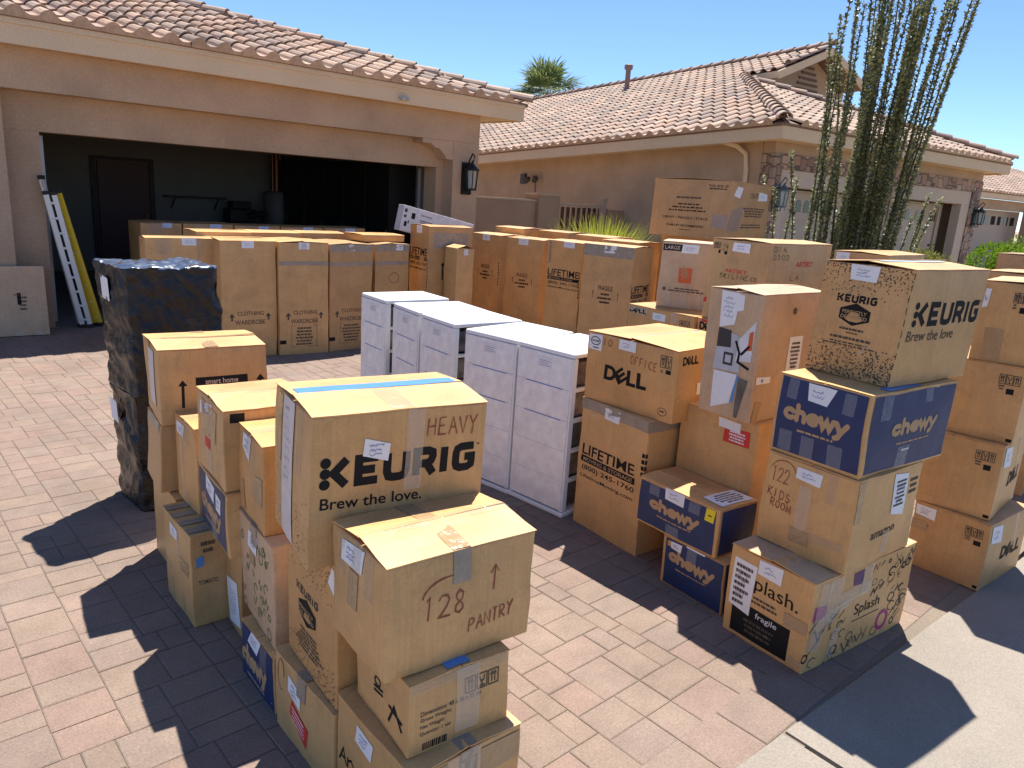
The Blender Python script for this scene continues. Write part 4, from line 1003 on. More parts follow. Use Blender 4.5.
b = Carton('large box with a red warning sticker below its white label, bottom of its stack', (.943, 1.698, 0), -1.2, (.505, .411, .285), hue='yellow', group=GL, tape=GREYTAPE, rise=.003)
b.label('L', [(.27, .67), (.50, .59), (.49, .80), (.27, .86)]); b.quad('L', [(.30, .41), (.58, .17), (.63, .45), (.34, .60)], BRIGHTRED, 'warning_sticker', .0016)
for i in range(4): b.strokes('L', [[(0, 1), (1, 0)]], .35+.0*i, .30+.055*i-.02, .56, .44+.055*i-.08, .004, PAPER, 'sticker_lettering', .0021)
b.strokes('L', [arc(.5, .5, .5, 0, 300, 12, 1)], .06, .55, .18, .95, .004, REDINK, 'marker_writing', .0016); b.tape('F', .4, .6, .55, 1); b.done()
b = Carton('box with hexagon badge and small wide capitals on its left side, under the HEAVY box', (.952, 1.702, .2890), -5.7, (.476, .391, .462), hue='warm', group=GL, rise=.003)
b.keurig('L', .22, .58, .68, .63, .007, GREYINK); W, H = b.dim('L')
def hexa(b, f, u0, v0, u1, v1, t1, t2):
    um, q = (u0+u1)/2, (v1-v0)
    o = b.off(.0009); b.put('printed_badge', BLACK, [b.pos(f, *p, o) for p in ((um, v0), (u1, v0+q*.28), (u1, v1-q*.28), (um, v1), (u0, v1-q*.28), (u0, v0+q*.28))], [(0, 1, 2, 3, 4, 5)])
    b.text(f, t1, u0+.035, v0+q*.52, u1-.035, v0+q*.68, KRAFT, .01, 'badge_lettering', .0030); b.text(f, t2, u0+.025, v0+q*.30, u1-.025, v0+q*.46, KRAFT, .01, 'badge_lettering', .0030)
hexa(b, 'L', .28, .37, .65, .57, 'PERFECTLY', 'DELIVERED'); b.fine('L', .25, .24, .72, .34, 3); b.fine('L', .16, .14, .78, .24, 3)
b.speckle('L', 0, 0, 1, .3, 500, .0028, lambda u, v: .9-v*3); b.speckle('L', 0, .68, 1, 1, 420, .0028, lambda u, v: (v-.66)*3)
b.strokes('L', [[(0, 0), (.3, .6), (.25, 1)]], .42, .10, .55, .32, .007, WHITECLEAR, 'packing_tape', .0016); b.quad('L', [(.84, .86), (.96, .80), (.96, .97), (.90, .98)], PAPER, 'paper_label', .0017); b.done()
b = Carton('big box with wide black capitals, blue tape and HEAVY written in red, on the left', (.876, 1.738, .754), -11.7, (.531, .381, .445), (.013, -.005), 'tan', group=GL, rise=.012)
b.keurig('F', .055, .545, .93, .715, .024); b.text('F', 'Brew the love.', .06, .40, .62, .475, BLACK, .012, slant=-.02); b.hand('F', 'HEAVY', .63, .79, .94, .92, width=.0042)
b.label('F', [(.27, .72), (.41, .67), (.42, .78), (.28, .83)]); b.tape('F', .51, .46, .61, .99, WHITECLEAR, .002); b.text('F', 'TM', .945, .705, .965, .72, BLACK, .01)
b.rect('T', .03, .50, .97, .68, SKYBLUE, 'blue_tape', .0020, 8, .001); b.tape('T', .42, .0, .56, .5); b.rect('L', .30, .03, .60, .99, plain('paper_strip', (.66, .60, .57), .5, var=.08, scale=25), 'paper_label', .0018, 6, .001); b.scribble('L', .34, .35, .55, .95, 9, width=.0016)
b.tape('L', .12, .5, .24, .97, TAN); b.tape('L', .66, .55, .80, .98); b.speckle('L', 0, 0, 1, .45, 420, .0025, lambda u, v: .8-v*1.5); b.done()

b = Carton('navy blue box lowest in the left stack, under the box with green doodles', (.957, 2.141, 0), -3.4, (.516, .306, .218), hue='tan', group=GL, flaps=True, rise=.002)
b.rect('L', .02, .02, .98, .98, NAVY, 'printed_panel', .0012); b.rect('F', .02, .02, .98, .98, NAVY, 'printed_panel', .0012); b.chewy('L', .05, .20, .78, .62, .021); b.label('L', [(.21, .74), (.52, .68), (.62, .98), (.33, .99)]); b.fine('L', .15, .08, .75, .16, 1, KRAFT, base=.0019); b.tape('L', .6, .55, .8, .98); b.done()
b = Carton('box covered in green doodles with a white label in the left stack', (.981, 2.179, .2195), -6.2, (.494, .37, .394), (-.006, .002), 'grey', group=GL, rise=.003, tape=GREYTAPE)
rd = random.Random(3)
for i in range(26):
    u, v = rd.uniform(.06, .88), rd.uniform(.05, .86); k = rd.choice('acdve'); q = {'a': arc(0, 0, 1, 0, 360, 14, 1.5), 'c': arc(0, 0, 1, 20, 250, 10), 'd': [(-1, -1), (-.3, .8), (.5, -.2), (1, 1)], 'v': [(-1, .3), (-.2, -1), (1, 1)], 'e': [(-1, 0), (-.4, .7), (.3, -.6), (1, .3)]}[k]
    s_ = rd.uniform(.03, .06); b.strokes('L', [q], u-s_, v-s_, u+s_, v+s_, .0042, GREENINK, 'printed_drawings')
b.label('L', [(.31, .75), (.57, .73), (.60, .92), (.34, .91)]); b.tape('L', .36, .60, .52, .74, TAN); b.tape('F', .2, .3, .4, 1); b.done()
b = Carton('plain box with tape tabs resting on the box of green doodles', (.982, 2.256, .617), -7.9, (.496, .305, .326), hue='warm', group=GL, rise=.006, tape=CLEAR)
b.label('L', [(.24, .80), (.53, .70), (.58, .97), (.26, .96)], 2); b.tape('L', .61, .62, .74, .92); b.quad('L', [(.60, .32), (.95, .30), (.96, .62), (.70, .60)], TAN, 'packing_tape', .0014); b.tape('L', .2, .05, .28, .4, TAN); b.done()

b = Carton('box with a tall white shipping label, bottom of the stack below the small navy box', (1.049, 2.630, 0), -5.2, (.478, .258, .408), hue='dark', group=GL, rise=.002)
b.label('L', [(.40, .03), (.95, .10), (.82, .56), (.32, .52)], 6); b.done()
fl, dm = sc((1.061, 2.774, .273), (.429, .454, .285), .917)
b = Carton('navy printed box with paper scraps, halfway up the middle of the left stack', (fl[0], fl[1], .4115), -6.7, (dm[0], dm[1], .259), (-.004, .002), 'tan', group=GL, rise=.002)
b.quad('L', [(.02, .03), (.92, .05), (.97, .97), (.03, .93)], plain('faded_navy_print', (.05, .06, .12), .6, var=.1), 'printed_panel', .0012); b.chewy('L', .12, .30, .78, .62, .020, slant=-.06); b.label('L', [(.31, .72), (.58, .62), (.61, .88), (.31, .96)], 2); b.label('L', [(.66, .58), (.80, .56), (.82, .80), (.66, .84)], 2); b.tape('L', .45, .05, .62, .4, WHITECLEAR); b.fine('L', .2, .18, .7, .26, 1, KRAFT, base=.0019); b.done()
fl, dm = sc((1.060, 2.797, .557), (.212, .420, .349), .917)
dm = (.34, dm[1], dm[2])
b = Carton('box with brown tape and a red mark by its label, on the navy printed box', (fl[0], fl[1], .6725), -6.6, (dm[0], dm[1], .313), hue='tan', group=GL, rise=.008, seam='x', tape=CLEAR)
b.label('L', [(.15, .72), (.60, .76), (.64, .95), (.17, .88)]); b.quad('L', [(.26, .50), (.76, .50), (.80, .90), (.22, .93)], TAN, 'packing_tape', .0013, 5, .001); b.quad('L', [(.37, .36), (.54, .35), (.57, .56), (.38, .58)], BRIGHTRED, 'red_sticker', .0017); b.tape('L', .40, .05, .58, .36, WHITECLEAR); b.tape('L', .7, .05, .82, .3); b.rect('F', .07, .85, .22, .96, BLACK, 'printed_lettering', .0009, 2); b.fine('F', .3, .5, .8, .8, 4); b.done()

b = Carton('small mustard box with blue sticker and tape stripes on the ground by the wrapped bundle', (.927, 2.821, 0), -1.9, (.30, .359, .409), (-.006, -.001), 'yellow', group=GL, rise=.003, seam='x')
b.label('L', [(.29, .80), (.54, .80), (.55, .91), (.29, .93)], 2); b.tape('L', .62, .52, .90, .66, TAN); b.tape('L', .5, .62, .62, .85); b.tape('L', .25, .03, .34, .3, CLEAR); b.tape('L', .62, .03, .72, .25)
b.quad('F', [(.07, .64), (.17, .66), (.17, .77), (.07, .75)], SKYBLUE, 'blue_sticker', .0016, 2); b.fine('F', .12, .78, .34, .93, 2); b.text('F', 'TOMATO', .09, .45, .34, .50, GREYINK, .01)
for v in (.06, .30, .55, .80): b.rect('T', 0, v, 1, v+.13, GREYTAPE, 'packing_tape', .0022, 4)
b.done()
b = Carton('plain box without markings at the back of the left stack, by the wrapped bundle', (1.0, 3.22, 0), -4, (.42, .40, .408), hue='tan', group=GL, rise=.002); b.done()
b = Carton('small upright box with a white label in front of the box with two arrows', (1.02, 2.985, .4115), -1.9, (.289, .28, .383), (-.004, 0), 'warm', group=GL, rise=.006, tape=CLEAR)
b.label('L', [(.18, .82), (.50, .80), (.56, .94), (.17, .94)], 2); b.tape('L', .36, .1, .50, .80, WHITECLEAR); b.tape('L', .56, .75, .76, .95); b.tape('L', .44, .0, .58, .14, WHITECLEAR); b.done()
b = Carton('plain brown box under the box with black panel and two arrows', (.966, 3.306, .4115), -7, (.45, .321, .317), (.015, -.006), 'dark', group=GL, rise=.002); b.tape('L', .1, .86, .9, 1.0, GREYTAPE); b.done()
b = Carton('wide box with a black panel and two tall arrows, back of the left stack', (.979, 3.279, .731), -8.5, (.454, .367, .338), (-.006, 0), 'tan', group=GL, rise=.008, tape=TAN, tapew=.03)
b.rect('F', .32, .49, .81, .615, BLACK, 'printed_panel', .0010); b.text('F', 'smart home', .41, .52, .72, .59, plain('pale_print', (.55, .45, .36), .6), .015, 'panel_lettering', .0019)
b.arrow('F', .20, .22, .59, .012); b.arrow('F', .93, .22, .60, .012); b.tape('T', .43, .0, .56, 1.0, TAN); b.rect('L', .42, .2, .78, .93, plain('paper_strip', (.66, .60, .57), .5, var=.08, scale=25), 'paper_label', .0018, 5, .001); b.done()

# ---------------- right stacks, front to back
b = Carton('low wine box with splash lettering and wrinkled tape, front of the right stacks', (2.705, 1.113, 0), -6.6, (.775, .402, .412), (-.011, -.003), 'tan', group=GR, rise=.006, seam='x', bulge=.006)
b.text('L', 'Splash.', .22, .59, .86, .785, BLACK, .004, slant=-.03); b.label('L', [(.05, .34), (.32, .30), (.34, .88), (.06, .88)], 2); b.fine('L', .09, .36, .30, .84, 7, base=.0024, center=False); b.label('L', [(.35, .82), (.64, .80), (.65, .98), (.35, .97)], 2)
b.quad('L', [(.10, .05), (.82, .05), (.81, .40), (.10, .42)], BLACK, 'printed_panel', .0010); b.text('L', 'fragile', .40, .30, .66, .38, PAPER, .0, 'panel_lettering', .002); b.fine('L', .2, .1, .7, .27, 3, GREYINK, base=.002)
b.fine('L', .30, .46, .66, .56, 2); b.tape('L', .72, .42, .98, .56, TAN, .001); b.tape('L', .84, .08, .98, .14)
b.text('F', 'Splash', .42, .39, .68, .55, BLACK, .004); b.rect('F', .41, .355, .69, .365, BLACK, 'printed_lettering', .0009, 1)
b.quad('F', [(.02, .58), (.13, .57), (.14, .70), (.03, .73)], MAGENTA, 'printed_art'); b.quad('F', [(.36, .80), (.45, .78), (.45, .95), (.35, .94)], plain('plum_print', (.12, .05, .13), .6), 'printed_art'); b.strokes('F', [arc(.5, .5, .5, 0, 360, 14)], .69, .10, .80, .30, .018, MAGENTA, 'printed_art')
rd = random.Random(8)
for i in range(70):
    u, v = rd.choice([(rd.uniform(.0, .36), rd.uniform(.03, .6)), (rd.uniform(.55, .97), rd.uniform(.60, .97)), (rd.uniform(.8, .97), rd.uniform(.1, .6)), (rd.uniform(.3, .7), rd.uniform(.03, .22))]); s_ = rd.uniform(.012, .04)
    q = rd.choice([arc(0, 0, 1, 0, 360, 10, 1.6), [(-1, -1), (-.2, .7), (.4, -.6), (1, 1)], [(-1, 1), (0, -1), (1, .8)], [(-1, -.4), (1, .6)], arc(0, 0, 1, 30, 270, 8)])
    b.strokes('F', [q], u-s_, v-s_*1.5, u+s_, v+s_*1.5, rd.choice((.003, .004, .007)), rd.choice((BLACK, GREYINK, GREYINK, GREYINK)), 'printed_art')
for (p) in ([(.02, .25), (.12, .22), (.16, .95), (.06, .97)], [(.13, .45), (.22, .5), (.26, .99), (.14, .96)], [(.22, .62), (.54, .66), (.55, .80), (.24, .78)], [(.44, .66), (.52, .66), (.54, .98), (.45, .98)], [(.10, .5), (.36, .6), (.36, .70), (.10, .60)], [(.2, .05), (.27, .05), (.30, .4), (.23, .4)]): b.quad('F', p, WHITECLEAR, 'packing_tape', .0018, 7, .004)
b.quad('T', [(.0, .0), (.2, .0), (.2, 1.), (.0, 1.)], WHITECLEAR, 'packing_tape', .0016, 6, .003); b.quad('T', [(.8, .0), (1., .0), (1., 1.), (.8, 1.)], WHITECLEAR, 'packing_tape', .0016, 6, .003); b.done()
b = Carton('taped box with red room writing and a pale shipping label, on the splash wine box', (2.842, 1.076, .4195), -5.1, (.520, .408, .398), (-.005, -.003), 'tan', group=GR, rise=.003)
b.label('L', [(.35, .82), (.63, .80), (.64, .94), (.35, .94)], 2); b.hand('L', '122', .09, .70, .28, .86, width=.004); b.hand('L', 'KIDS', .07, .53, .33, .63, width=.004, slant=-.02); b.hand('L', 'ROOM', .12, .42, .36, .51, width=.004, slant=-.02)
b.strokes('L', [arc(.5, 0, .5, 170, 20, 14)], .06, .84, .34, .95, .0035, REDINK, 'marker_writing', .0016); b.tape('L', .42, .28, .56, .76, WHITECLEAR, .002); b.tape('L', .38, .12, .60, .28, TAN, .002); b.tape('L', .70, .66, .80, .98); b.tape('L', .6, .2, .95, .3)
b.label('F', [(.55, .52), (.77, .46), (.75, .92), (.52, .96)], 2); b.fine('F', .57, .58, .73, .88, 7, base=.0024); b.text('F', 'amazon', .30, .29, .67, .36, GREYINK, .015, slant=.02); b.fine('F', .80, .66, .95, .86, 3); b.tape('F', .5, .08, .6, .34, WHITECLEAR); b.tape('F', .0, .55, .08, .98, TAN); b.done()
b = Carton('navy blue box with rounded tan lettering, second from the top of the tallest front stack', (2.842, 1.088, .8185), -6.7, (.664, .406, .338), (.001, -.002), 'tan', group=GR, rise=.002)
b.quad('L', [(.045, .045), (.975, .05), (.972, .97), (.035, .97)], NAVY, 'printed_panel', .0012, 6); b.quad('F', [(.035, .045), (.985, .03), (.985, .97), (.035, .97)], NAVY, 'printed_panel', .0012, 6)
b.chewy('L', .14, .42, .82, .66, .021, slant=-.02); b.chewy('F', .28, .42, .77, .64, .021); b.fine('L', .21, .33, .79, .375, 1, KRAFT, base=.0019); b.fine('F', .31, .33, .74, .365, 1, KRAFT, base=.0019)
b.label('L', [(.37, .75), (.58, .73), (.65, .95), (.34, .96)], 2); PALECLEAR = plain('glossy_clear_tape', (.35, .40, .50), .12, alpha=.30, spec=.8)
for (u, v) in ((.10, .06), (.36, .05), (.66, .05)): b.tape('L', u, v, u+.15, v+.26, PALECLEAR, .002)
for (u, v) in ((.12, .72), (.74, .70)): b.tape('L', u, v, u+.12, v+.25, PALECLEAR, .002)
b.tape('F', .12, .68, .22, .97, PALECLEAR, .002); b.tape('F', .60, .8, .68, .97, PALECLEAR, .002); b.tape('F', .38, .03, .50, .30, PALECLEAR, .002); b.rect('F', .42, .24, .50, .262, PAPER, 'paper_scrap', .0022, 2)
b.quad('T', [(.20, .03), (.58, .03), (.58, .14), (.20, .14)], SKYBLUE, 'blue_tape', .002); b.done()
b = Carton('box with wide black capitals and hexagon badge, topmost of the front right stack', (3.019, 1.104, 1.1595), -7.5, (.598, .379, .464), (.001, -.020), 'tan', group=GR, rise=.012, seam='x')
b.keurig('L', .23, .665, .68, .725, .0085); hexa(b, 'L', .29, .46, .64, .66, 'PERFECTLY', 'DELIVERED'); b.fine('L', .29, .41, .64, .445, 1); b.fine('L', .40, .385, .56, .405, 1); b.fine('L', .22, .325, .72, .365, 1); b.fine('L', .14, .27, .78, .315, 2)
b.speckle('L', .01, .70, .99, .99, 620, .0034, lambda u, v: max(.1, (v-.70)*3.2)*(1.1 if u < .5 or v > .75 else .7)); b.speckle('L', .01, .01, .99, .30, 1000, .0036, lambda u, v: 1-v*3.2+.1)
b.label('L', [(.34, .86), (.63, .85), (.64, .985), (.32, .99)]); b.strokes('L', [[(0, 0), (.5, .4), (1, 1)]], .60, .22, .67, .33, .008, WHITECLEAR, 'packing_tape', .0016)
b.keurig('F', .085, .535, .945, .715, .023); b.text('F', 'Brew the love', .06, .40, .64, .49, GREYINK, .004); b.text('F', 'TM', .955, .70, .972, .72, BLACK, .01)
for i in range(10): b.rect('L', .992, .06+i*.095, .999, .115+i*.095, BLACK, 'printed_lettering', .0009, 1)
b.rect('T', .1, .42, .9, .60, plain('pale_blue_tape', (.55, .62, .72), .3), 'packing_tape', .0022, 5); b.done()

b = Carton('navy pet supply box on the ground, under the one with a yellow sticker', (2.829, 1.568, 0), -5.1, (.262, .372, .251), (-.005, .007), 'tan', group=GR, rise=.001)
b.quad('L', [(.06, .03), (.985, .02), (.985, .98), (.05, .97)], NAVY, 'printed_panel', .0012); b.rect('F', .04, .03, .96, .97, NAVY, 'printed_panel', .0012); b.chewy('L', .15, .50, .85, .76, .020, slant=-.015); b.fine('L', .22, .40, .80, .44, 1, KRAFT, base=.0019); b.label('L', [(.15, .80), (.32, .78), (.33, .94), (.14, .93)], 2); b.rect('L', .40, .955, .70, .985, PAPER, 'paper_scrap', .002, 2); b.tape('L', .42, .70, .58, .95, PALECLEAR); b.done()
b = Carton('navy pet supply box with a yellow sticker and a printed sheet on its lid', (2.830, 1.637, .2525), -5, (.268, .492, .238), (-.005, -.001), 'tan', group=GR, rise=.003, seam='y')
b.quad('L', [(.02, .04), (.965, .04), (.96, .95), (.02, .93)], NAVY, 'printed_panel', .0012); b.rect('F', .06, .04, .985, .95, NAVY, 'printed_panel', .0012); b.chewy('L', .19, .40, .77, .66, .020, slant=-.015); b.fine('L', .24, .30, .74, .345, 1, KRAFT, base=.0019)
b.label('L', [(.36, .76), (.59, .74), (.585, .985), (.345, .985)], 2); b.quad('L', [(.84, .69), (.94, .68), (.955, .95), (.85, .95)], YELLOW, 'yellow_sticker', .0017, 3); b.fine('L', .87, .78, .92, .84, 1, GREYINK, base=.0022)
for u in (.15, .65): b.tape('L', u, .72, u+.13, .94, PALECLEAR, .001)
b.tape('L', .40, .04, .56, .26, PALECLEAR, .002); b.quad('T', [(.14, .04), (.97, .03), (.99, .28), (.18, .29)], PAPER, 'printed_sheet', .0022); b.fine('T', .24, .06, .92, .26, 5, GREYINK, base=.0030); b.done()
b = Carton('tall box with red warning sticker, standing behind the navy pet boxes', (3.115, 1.666, 0), -4, (.46, .450, .8385), hue='tan', group=GR, rise=.002)
b.quad('L', [(.58, .84), (.91, .845), (.90, .94), (.585, .93)], BRIGHTRED, 'warning_sticker', .0016, 4); b.fine('L', .63, .852, .87, .92, 4, PAPER, 'sticker_lettering', base=.0021); b.label('L', [(.51, .92), (.78, .915), (.78, .97), (.50, .975)], 1, written=False); b.done()
b = Carton('box with torn paper and a photo of a monitor arm on its narrow side', (3.070, 1.699, .8405), -3.1, (.528, .292, .598), (-.004, .012), 'grey', group=GR, rise=.008, seam='x')
b.quad('L', [(.26, .70), (.54, .74), (.60, .985), (.24, .985)], PAPER, 'torn_paper', .0017, 5, .001); b.quad('L', [(.54, .84), (.67, .86), (.67, .975), (.56, .975)], PAPER, 'torn_paper', .0017, 3); b.scribble('L', .30, .78, .52, .95, 5, width=.0025)
PIC = plain('printed_photo_grey', (.46, .48, .52), .5, var=.2, scale=12); b.quad('L', [(.22, .37), (.72, .38), (.66, .66), (.27, .69)], PIC, 'printed_photo', .0016, 4); b.quad('L', [(.62, .46), (.90, .48), (.93, .80), (.66, .64)], plain('printed_photo_pale', (.66, .66, .68), .5, var=.1), 'printed_photo', .0016, 4)
for q in ([(.25, .55), (.52, .56), (.50, .69), (.26, .70)], [(.40, .42), (.58, .42), (.58, .52), (.40, .52)]): b.quad('L', q, plain('printed_black', (.03, .03, .035), .5), 'photo_dark_area', .0022, 2)
b.quad('L', [(.435, .44), (.545, .44), (.545, .50), (.435, .50)], PIC, 'photo_screen', .0026, 1); b.quad('L', [(.82, .56), (.90, .57), (.90, .72), (.83, .70)], ORANGE, 'photo_orange_tab', .0022, 2); b.strokes('L', [[(0, 1), (.3, .55), (.25, .2), (1, 0)], [(.4, .5), (.9, .9)]], .60, .42, .88, .62, .012, BLACK, 'photo_dark_lines', .0024)
b.quad('L', [(.25, .05), (.60, .12), (.70, .36), (.25, .36)], PAPER, 'torn_paper', .0018, 3); b.quad('L', [(.62, .13), (.67, .13), (.72, .35), (.69, .36)], SKYBLUE, 'photo_blue_edge', .0023, 2); b.quad('L', [(.70, .02), (.76, .02), (.90, .33), (.73, .34)], plain('printed_dark_grey', (.10, .10, .09), .5, var=.5, scale=25), 'printed_photo', .0023, 3)
b.disc('F', .50, .86, .016, GREYINK); b.label('F', [(.45, .30), (.68, .31), (.68, .66), (.46, .66)], 2); b.fine('F', .49, .36, .65, .62, 8, base=.0024); b.label('F', [(.03, .31), (.24, .31), (.24, .36), (.03, .37)], 1, written=False); b.disc('F', .12, .337, .009, SKYBLUE, 'label_dot', .0024); b.quad('F', [(.0, .0), (.10, .02), (.16, .16), (.06, .17)], TAN, 'packing_tape', .0016, 4, .003); b.done()

b = Carton('box printed with moving company name and phone number, under the monitor box', (2.954, 2.171, 0), -6.5, (.481, .508, .741), hue='tan', group=GR, rise=.001)
b.text('L', 'LIFETIME', .065, .575, .87, .655, BLACK, .016, slant=.005); b.rect('L', .06, .515, .885, .565, BLACK, 'printed_panel', .0009); b.text('L', 'MOVING & STORAGE', .10, .525, .85, .555, KRAFT, .01, 'panel_lettering', .0019); b.text('L', '(800) 245-1760', .085, .445, .885, .495, BLACK, .012); b.text('L', 'LifetimeMoving.com', .07, .385, .88, .42, BLACK, .008)
for i in range(4): b.rect('L', .955, .60+i*.045, .995, .63+i*.045, BLACK, 'printed_lettering', .0009, 1); b.rect('F', .0, .60+i*.045, .03, .63+i*.045, BLACK, 'printed_lettering', .0009, 1)
b.label('L', [(.365, .90), (.58, .895), (.59, .98), (.36, .985)], 2); b.tape('L', .0, .92, 1, 1.0, GREYTAPE, .001); b.tape('F', .0, .92, 1, 1.0, GREYTAPE, .001); b.strokes('L', [[(0, .5), (.4, 0), (1, .6)]], .14, .885, .26, .905, .008, WHITECLEAR, 'packing_tape', .0018); b.done()
b = Carton('orange brown monitor box with slanted E logo, office written on it, beside the white carts', (3.008, 2.082, .742), -.1, (.605, .594, .372), (-.001, .003), 'warm', group=GR, rise=.008, seam='x')
b.dell('L', .23, .36, .71, .58); b.dell('F', .07, .79, .29, .91); b.label('L', [(.02, .75), (.17, .745), (.175, .975), (.02, .96)], 1, written=False); b.strokes('L', [arc(.5, .5, .5, 0, 360, 14)], .04, .82, .15, .93, .005, GREYINK, 'label_print', .0025); b.text('L', 'intel', .055, .86, .135, .90, GREYINK, .02, 'label_print', .0025); b.fine('L', .05, .765, .15, .795, 1, base=.0025)
b.label('L', [(.37, .84), (.565, .84), (.565, .985), (.375, .98)], 2); b.hand('L', 'IO', .20, .84, .29, .94, width=.0035); b.hand('L', 'OFFICE', .52, .68, .80, .80, width=.0035, slant=-.03); b.icons('L', .83, .74, .945, .90, 2); b.rect('L', .89, .66, .94, .715, BLACK, 'printed_lettering', .0009, 1); b.fine('L', .83, .66, .87, .71, 2)
b.strokes('L', [arc(.5, .5, .5, 0, 360, 16)], .85, .08, .94, .19, .003, GREYINK); b.fine('L', .87, .12, .92, .16, 1); b.rect('T', .05, .47, .98, .53, plain('blue_grey_tape', (.28, .30, .36), .3), 'packing_tape', .0022, 6); b.label('F', [(.30, .35), (.52, .35), (.52, .52), (.30, .52)], 3); b.done()

# the far right column: four computer boxes
zs = (0, .363, .759, 1.147); fls = ((4.127, .904), (4.176, .932), (4.220, .925), (4.270, .734)); yw = (-4.7, 3.6, 3.9, 7.2); dms = ((.502, .374, .362), (.502, .474, .395), (.497, .460, .387), (.497, .458, .395))
txt = ('computer box with label on its left side, lowest of the right edge column', 'second computer box from the ground at the right edge, with big slanted E logo',
       'second computer box from the top in the column at the right edge', 'computer box with a brown tape strip, topmost of the column at the right edge')
for i in range(4):
    b = Carton(txt[i], (*fls[i], zs[i]), yw[i], dms[i], hue=('dark', 'tan', 'tan', 'tan')[i], group=GR, rise=.010 if i == 3 else .0006, tape=CLEAR if i == 3 else None, seam='x')
    b.icons('L', (.70, .75, .76, .29)[i], .76, (.93, .94, .96, .42)[i], .88, 3); b.fine('L', (.70, .75, .76, .29)[i], .68, (.78, .82, .82, .33)[i], .75, 2); b.rect('L', (.82, .84, .84, .36)[i], .64, (.91, .91, .91, .41)[i], .71, BLACK, 'printed_lettering', .0009, 1); b.rect('L', .93, .03, .985, .075, BLACK, 'printed_lettering', .0009, 1)
    if i < 3: b.label('F', [(.06, .70), (.32, .66), (.30, .93), (.05, .96)], 2); b.dell('F', .38, .36, .88, .56); b.tape('F', .62, .5, .70, 1.0, WHITECLEAR)
    if i == 0: b.label('L', [(.03, .80), (.30, .78), (.30, .95), (.02, .95)]); b.tape('L', .0, .58, .22, .72, TAN, .002); b.tape('L', .0, .74, .24, .80, CLEAR); b.fine('L', .05, .66, .25, .70, 1)
    if i == 1: b.rect('L', .08, .08, .22, .3, BLACK, 'printed_art', .0009, 2)
    if i == 2: b.label('L', [(.03, .78), (.12, .78), (.12, .95), (.03, .95)], 1)
    if i == 3: b.tape('L', .10, .03, .27, .42, TAN); b.label('L', [(.02, .66), (.07, .68), (.08, .9), (.03, .9)], 1)
    b.done()

# ---------------- middle stacks behind the monitor box
for (k, x, y, zt_) in (('S1', 4.203, 2.82, 0), ('S4', 4.207, 2.207, 0)):
    for i in range(2):
        pl = ('at the bottom', 'in the middle')[i]
        wh = 'of the three under the orange square box' if k == 'S1' else 'of the three under the skyline box'
        b = Carton('brown computer box %s %s' % (pl, wh), (x, y, i*.3645), 0, (.5, .6, .3635), hue='warm', group=GR, rise=.0005); b.dell('L', .03, .82, .25, .92); b.dell('F', .3, .35, .75, .6); b.done()
b = Carton('computer box with a small logo and white label directly under the orange square box', (4.203, 2.820, .7295), -4.5, (.501, .600, .364), hue='warm', group=GR, rise=.002, tape=CLEAR)
b.rect('L', .01, .84, .31, .96, plain('pale_print_panel', (.50, .40, .28), .7), 'printed_panel', .0008, 2); b.dell('L', .02, .85, .29, .94); b.label('L', [(.39, .79), (.59, .79), (.59, .925), (.39, .925)], 2); b.tape('L', .66, .8, .76, 1.0, WHITECLEAR); b.icons('L', .80, .72, .95, .88, 2); b.done()
b = Carton('greyish box with an orange logo square and a black top strip', (4.494, 2.90, 1.0955), 25.5, (.336, .386, .462), (.004, -.006), 'grey', group=GR, rise=.006)
b.quad('L', [(.37, .395), (.60, .395), (.60, .62), (.36, .62)], ORANGE, 'logo_square', .0010, 2)
for i, s_ in enumerate(('THE', 'HOME', 'DEPOT')): b.text('L', s_, .385+i*.02, .55-i*.055, .50+i*.03, .60-i*.055+.01, KRAFT, .03, 'logo_lettering', .0018, .03)
b.fine('L', .20, .25, .86, .32, 2, GREYINK); b.rect('L', .10, .26, .155, .31, GREYINK, 'printed_lettering', .0009, 1); b.rect('L', .02, .86, .40, .955, BLACK, 'printed_panel', .0009, 2); b.text('L', 'LARGE', .05, .88, .33, .935, plain('pale_print', (.55, .45, .36), .6), .015, 'panel_lettering', .0019); b.label('L', [(.36, .835), (.65, .84), (.66, .965), (.37, .965)], 2)
for u in (.15, .43, .74): b.tape('L', u, .03, u+.10, .24, WHITECLEAR, .001)
b.done()
b = Carton('computer box just visible under the yellowish skyline box', (4.207, 2.207, .7295), -1, (.502, .599, .363), hue='warm', group=GR, rise=.002); b.dell('L', .03, .80, .27, .94); b.quad('L', [(.05, .94), (.12, .94), (.12, .995), (.05, .995)], BRIGHTRED, 'red_sticker', .0016, 2); b.done()
b = Carton('yellowish box with skyline written under red print on both sides, behind the monitor arm box', (4.221, 2.376, 1.0945), -3.5, (.698, .428, .520), (.008, -.014), 'yellow', group=GR, rise=.008)
b.label('L', [(.37, .86), (.655, .85), (.65, .965), (.375, .965)], 2); b.text('L', 'ARTSKY', .30, .60, .68, .645, BRIGHTRED, .02); b.hand('L', 'SKILINE', .22, .53, .72, .585, BLACK, .0032); b.hand('L', 'CO', .76, .53, .86, .58, BLACK, .0032); b.hand('L', '29', .2, .86, .29, .93, BLACK, .003); b.rect('L', .13, .82, .17, .86, BLACK, 'printed_lettering', .0009, 1); b.rect('L', .24, .81, .29, .85, BLACK, 'printed_lettering', .0009, 1); b.icons('L', .04, .88, .16, .95, 2)
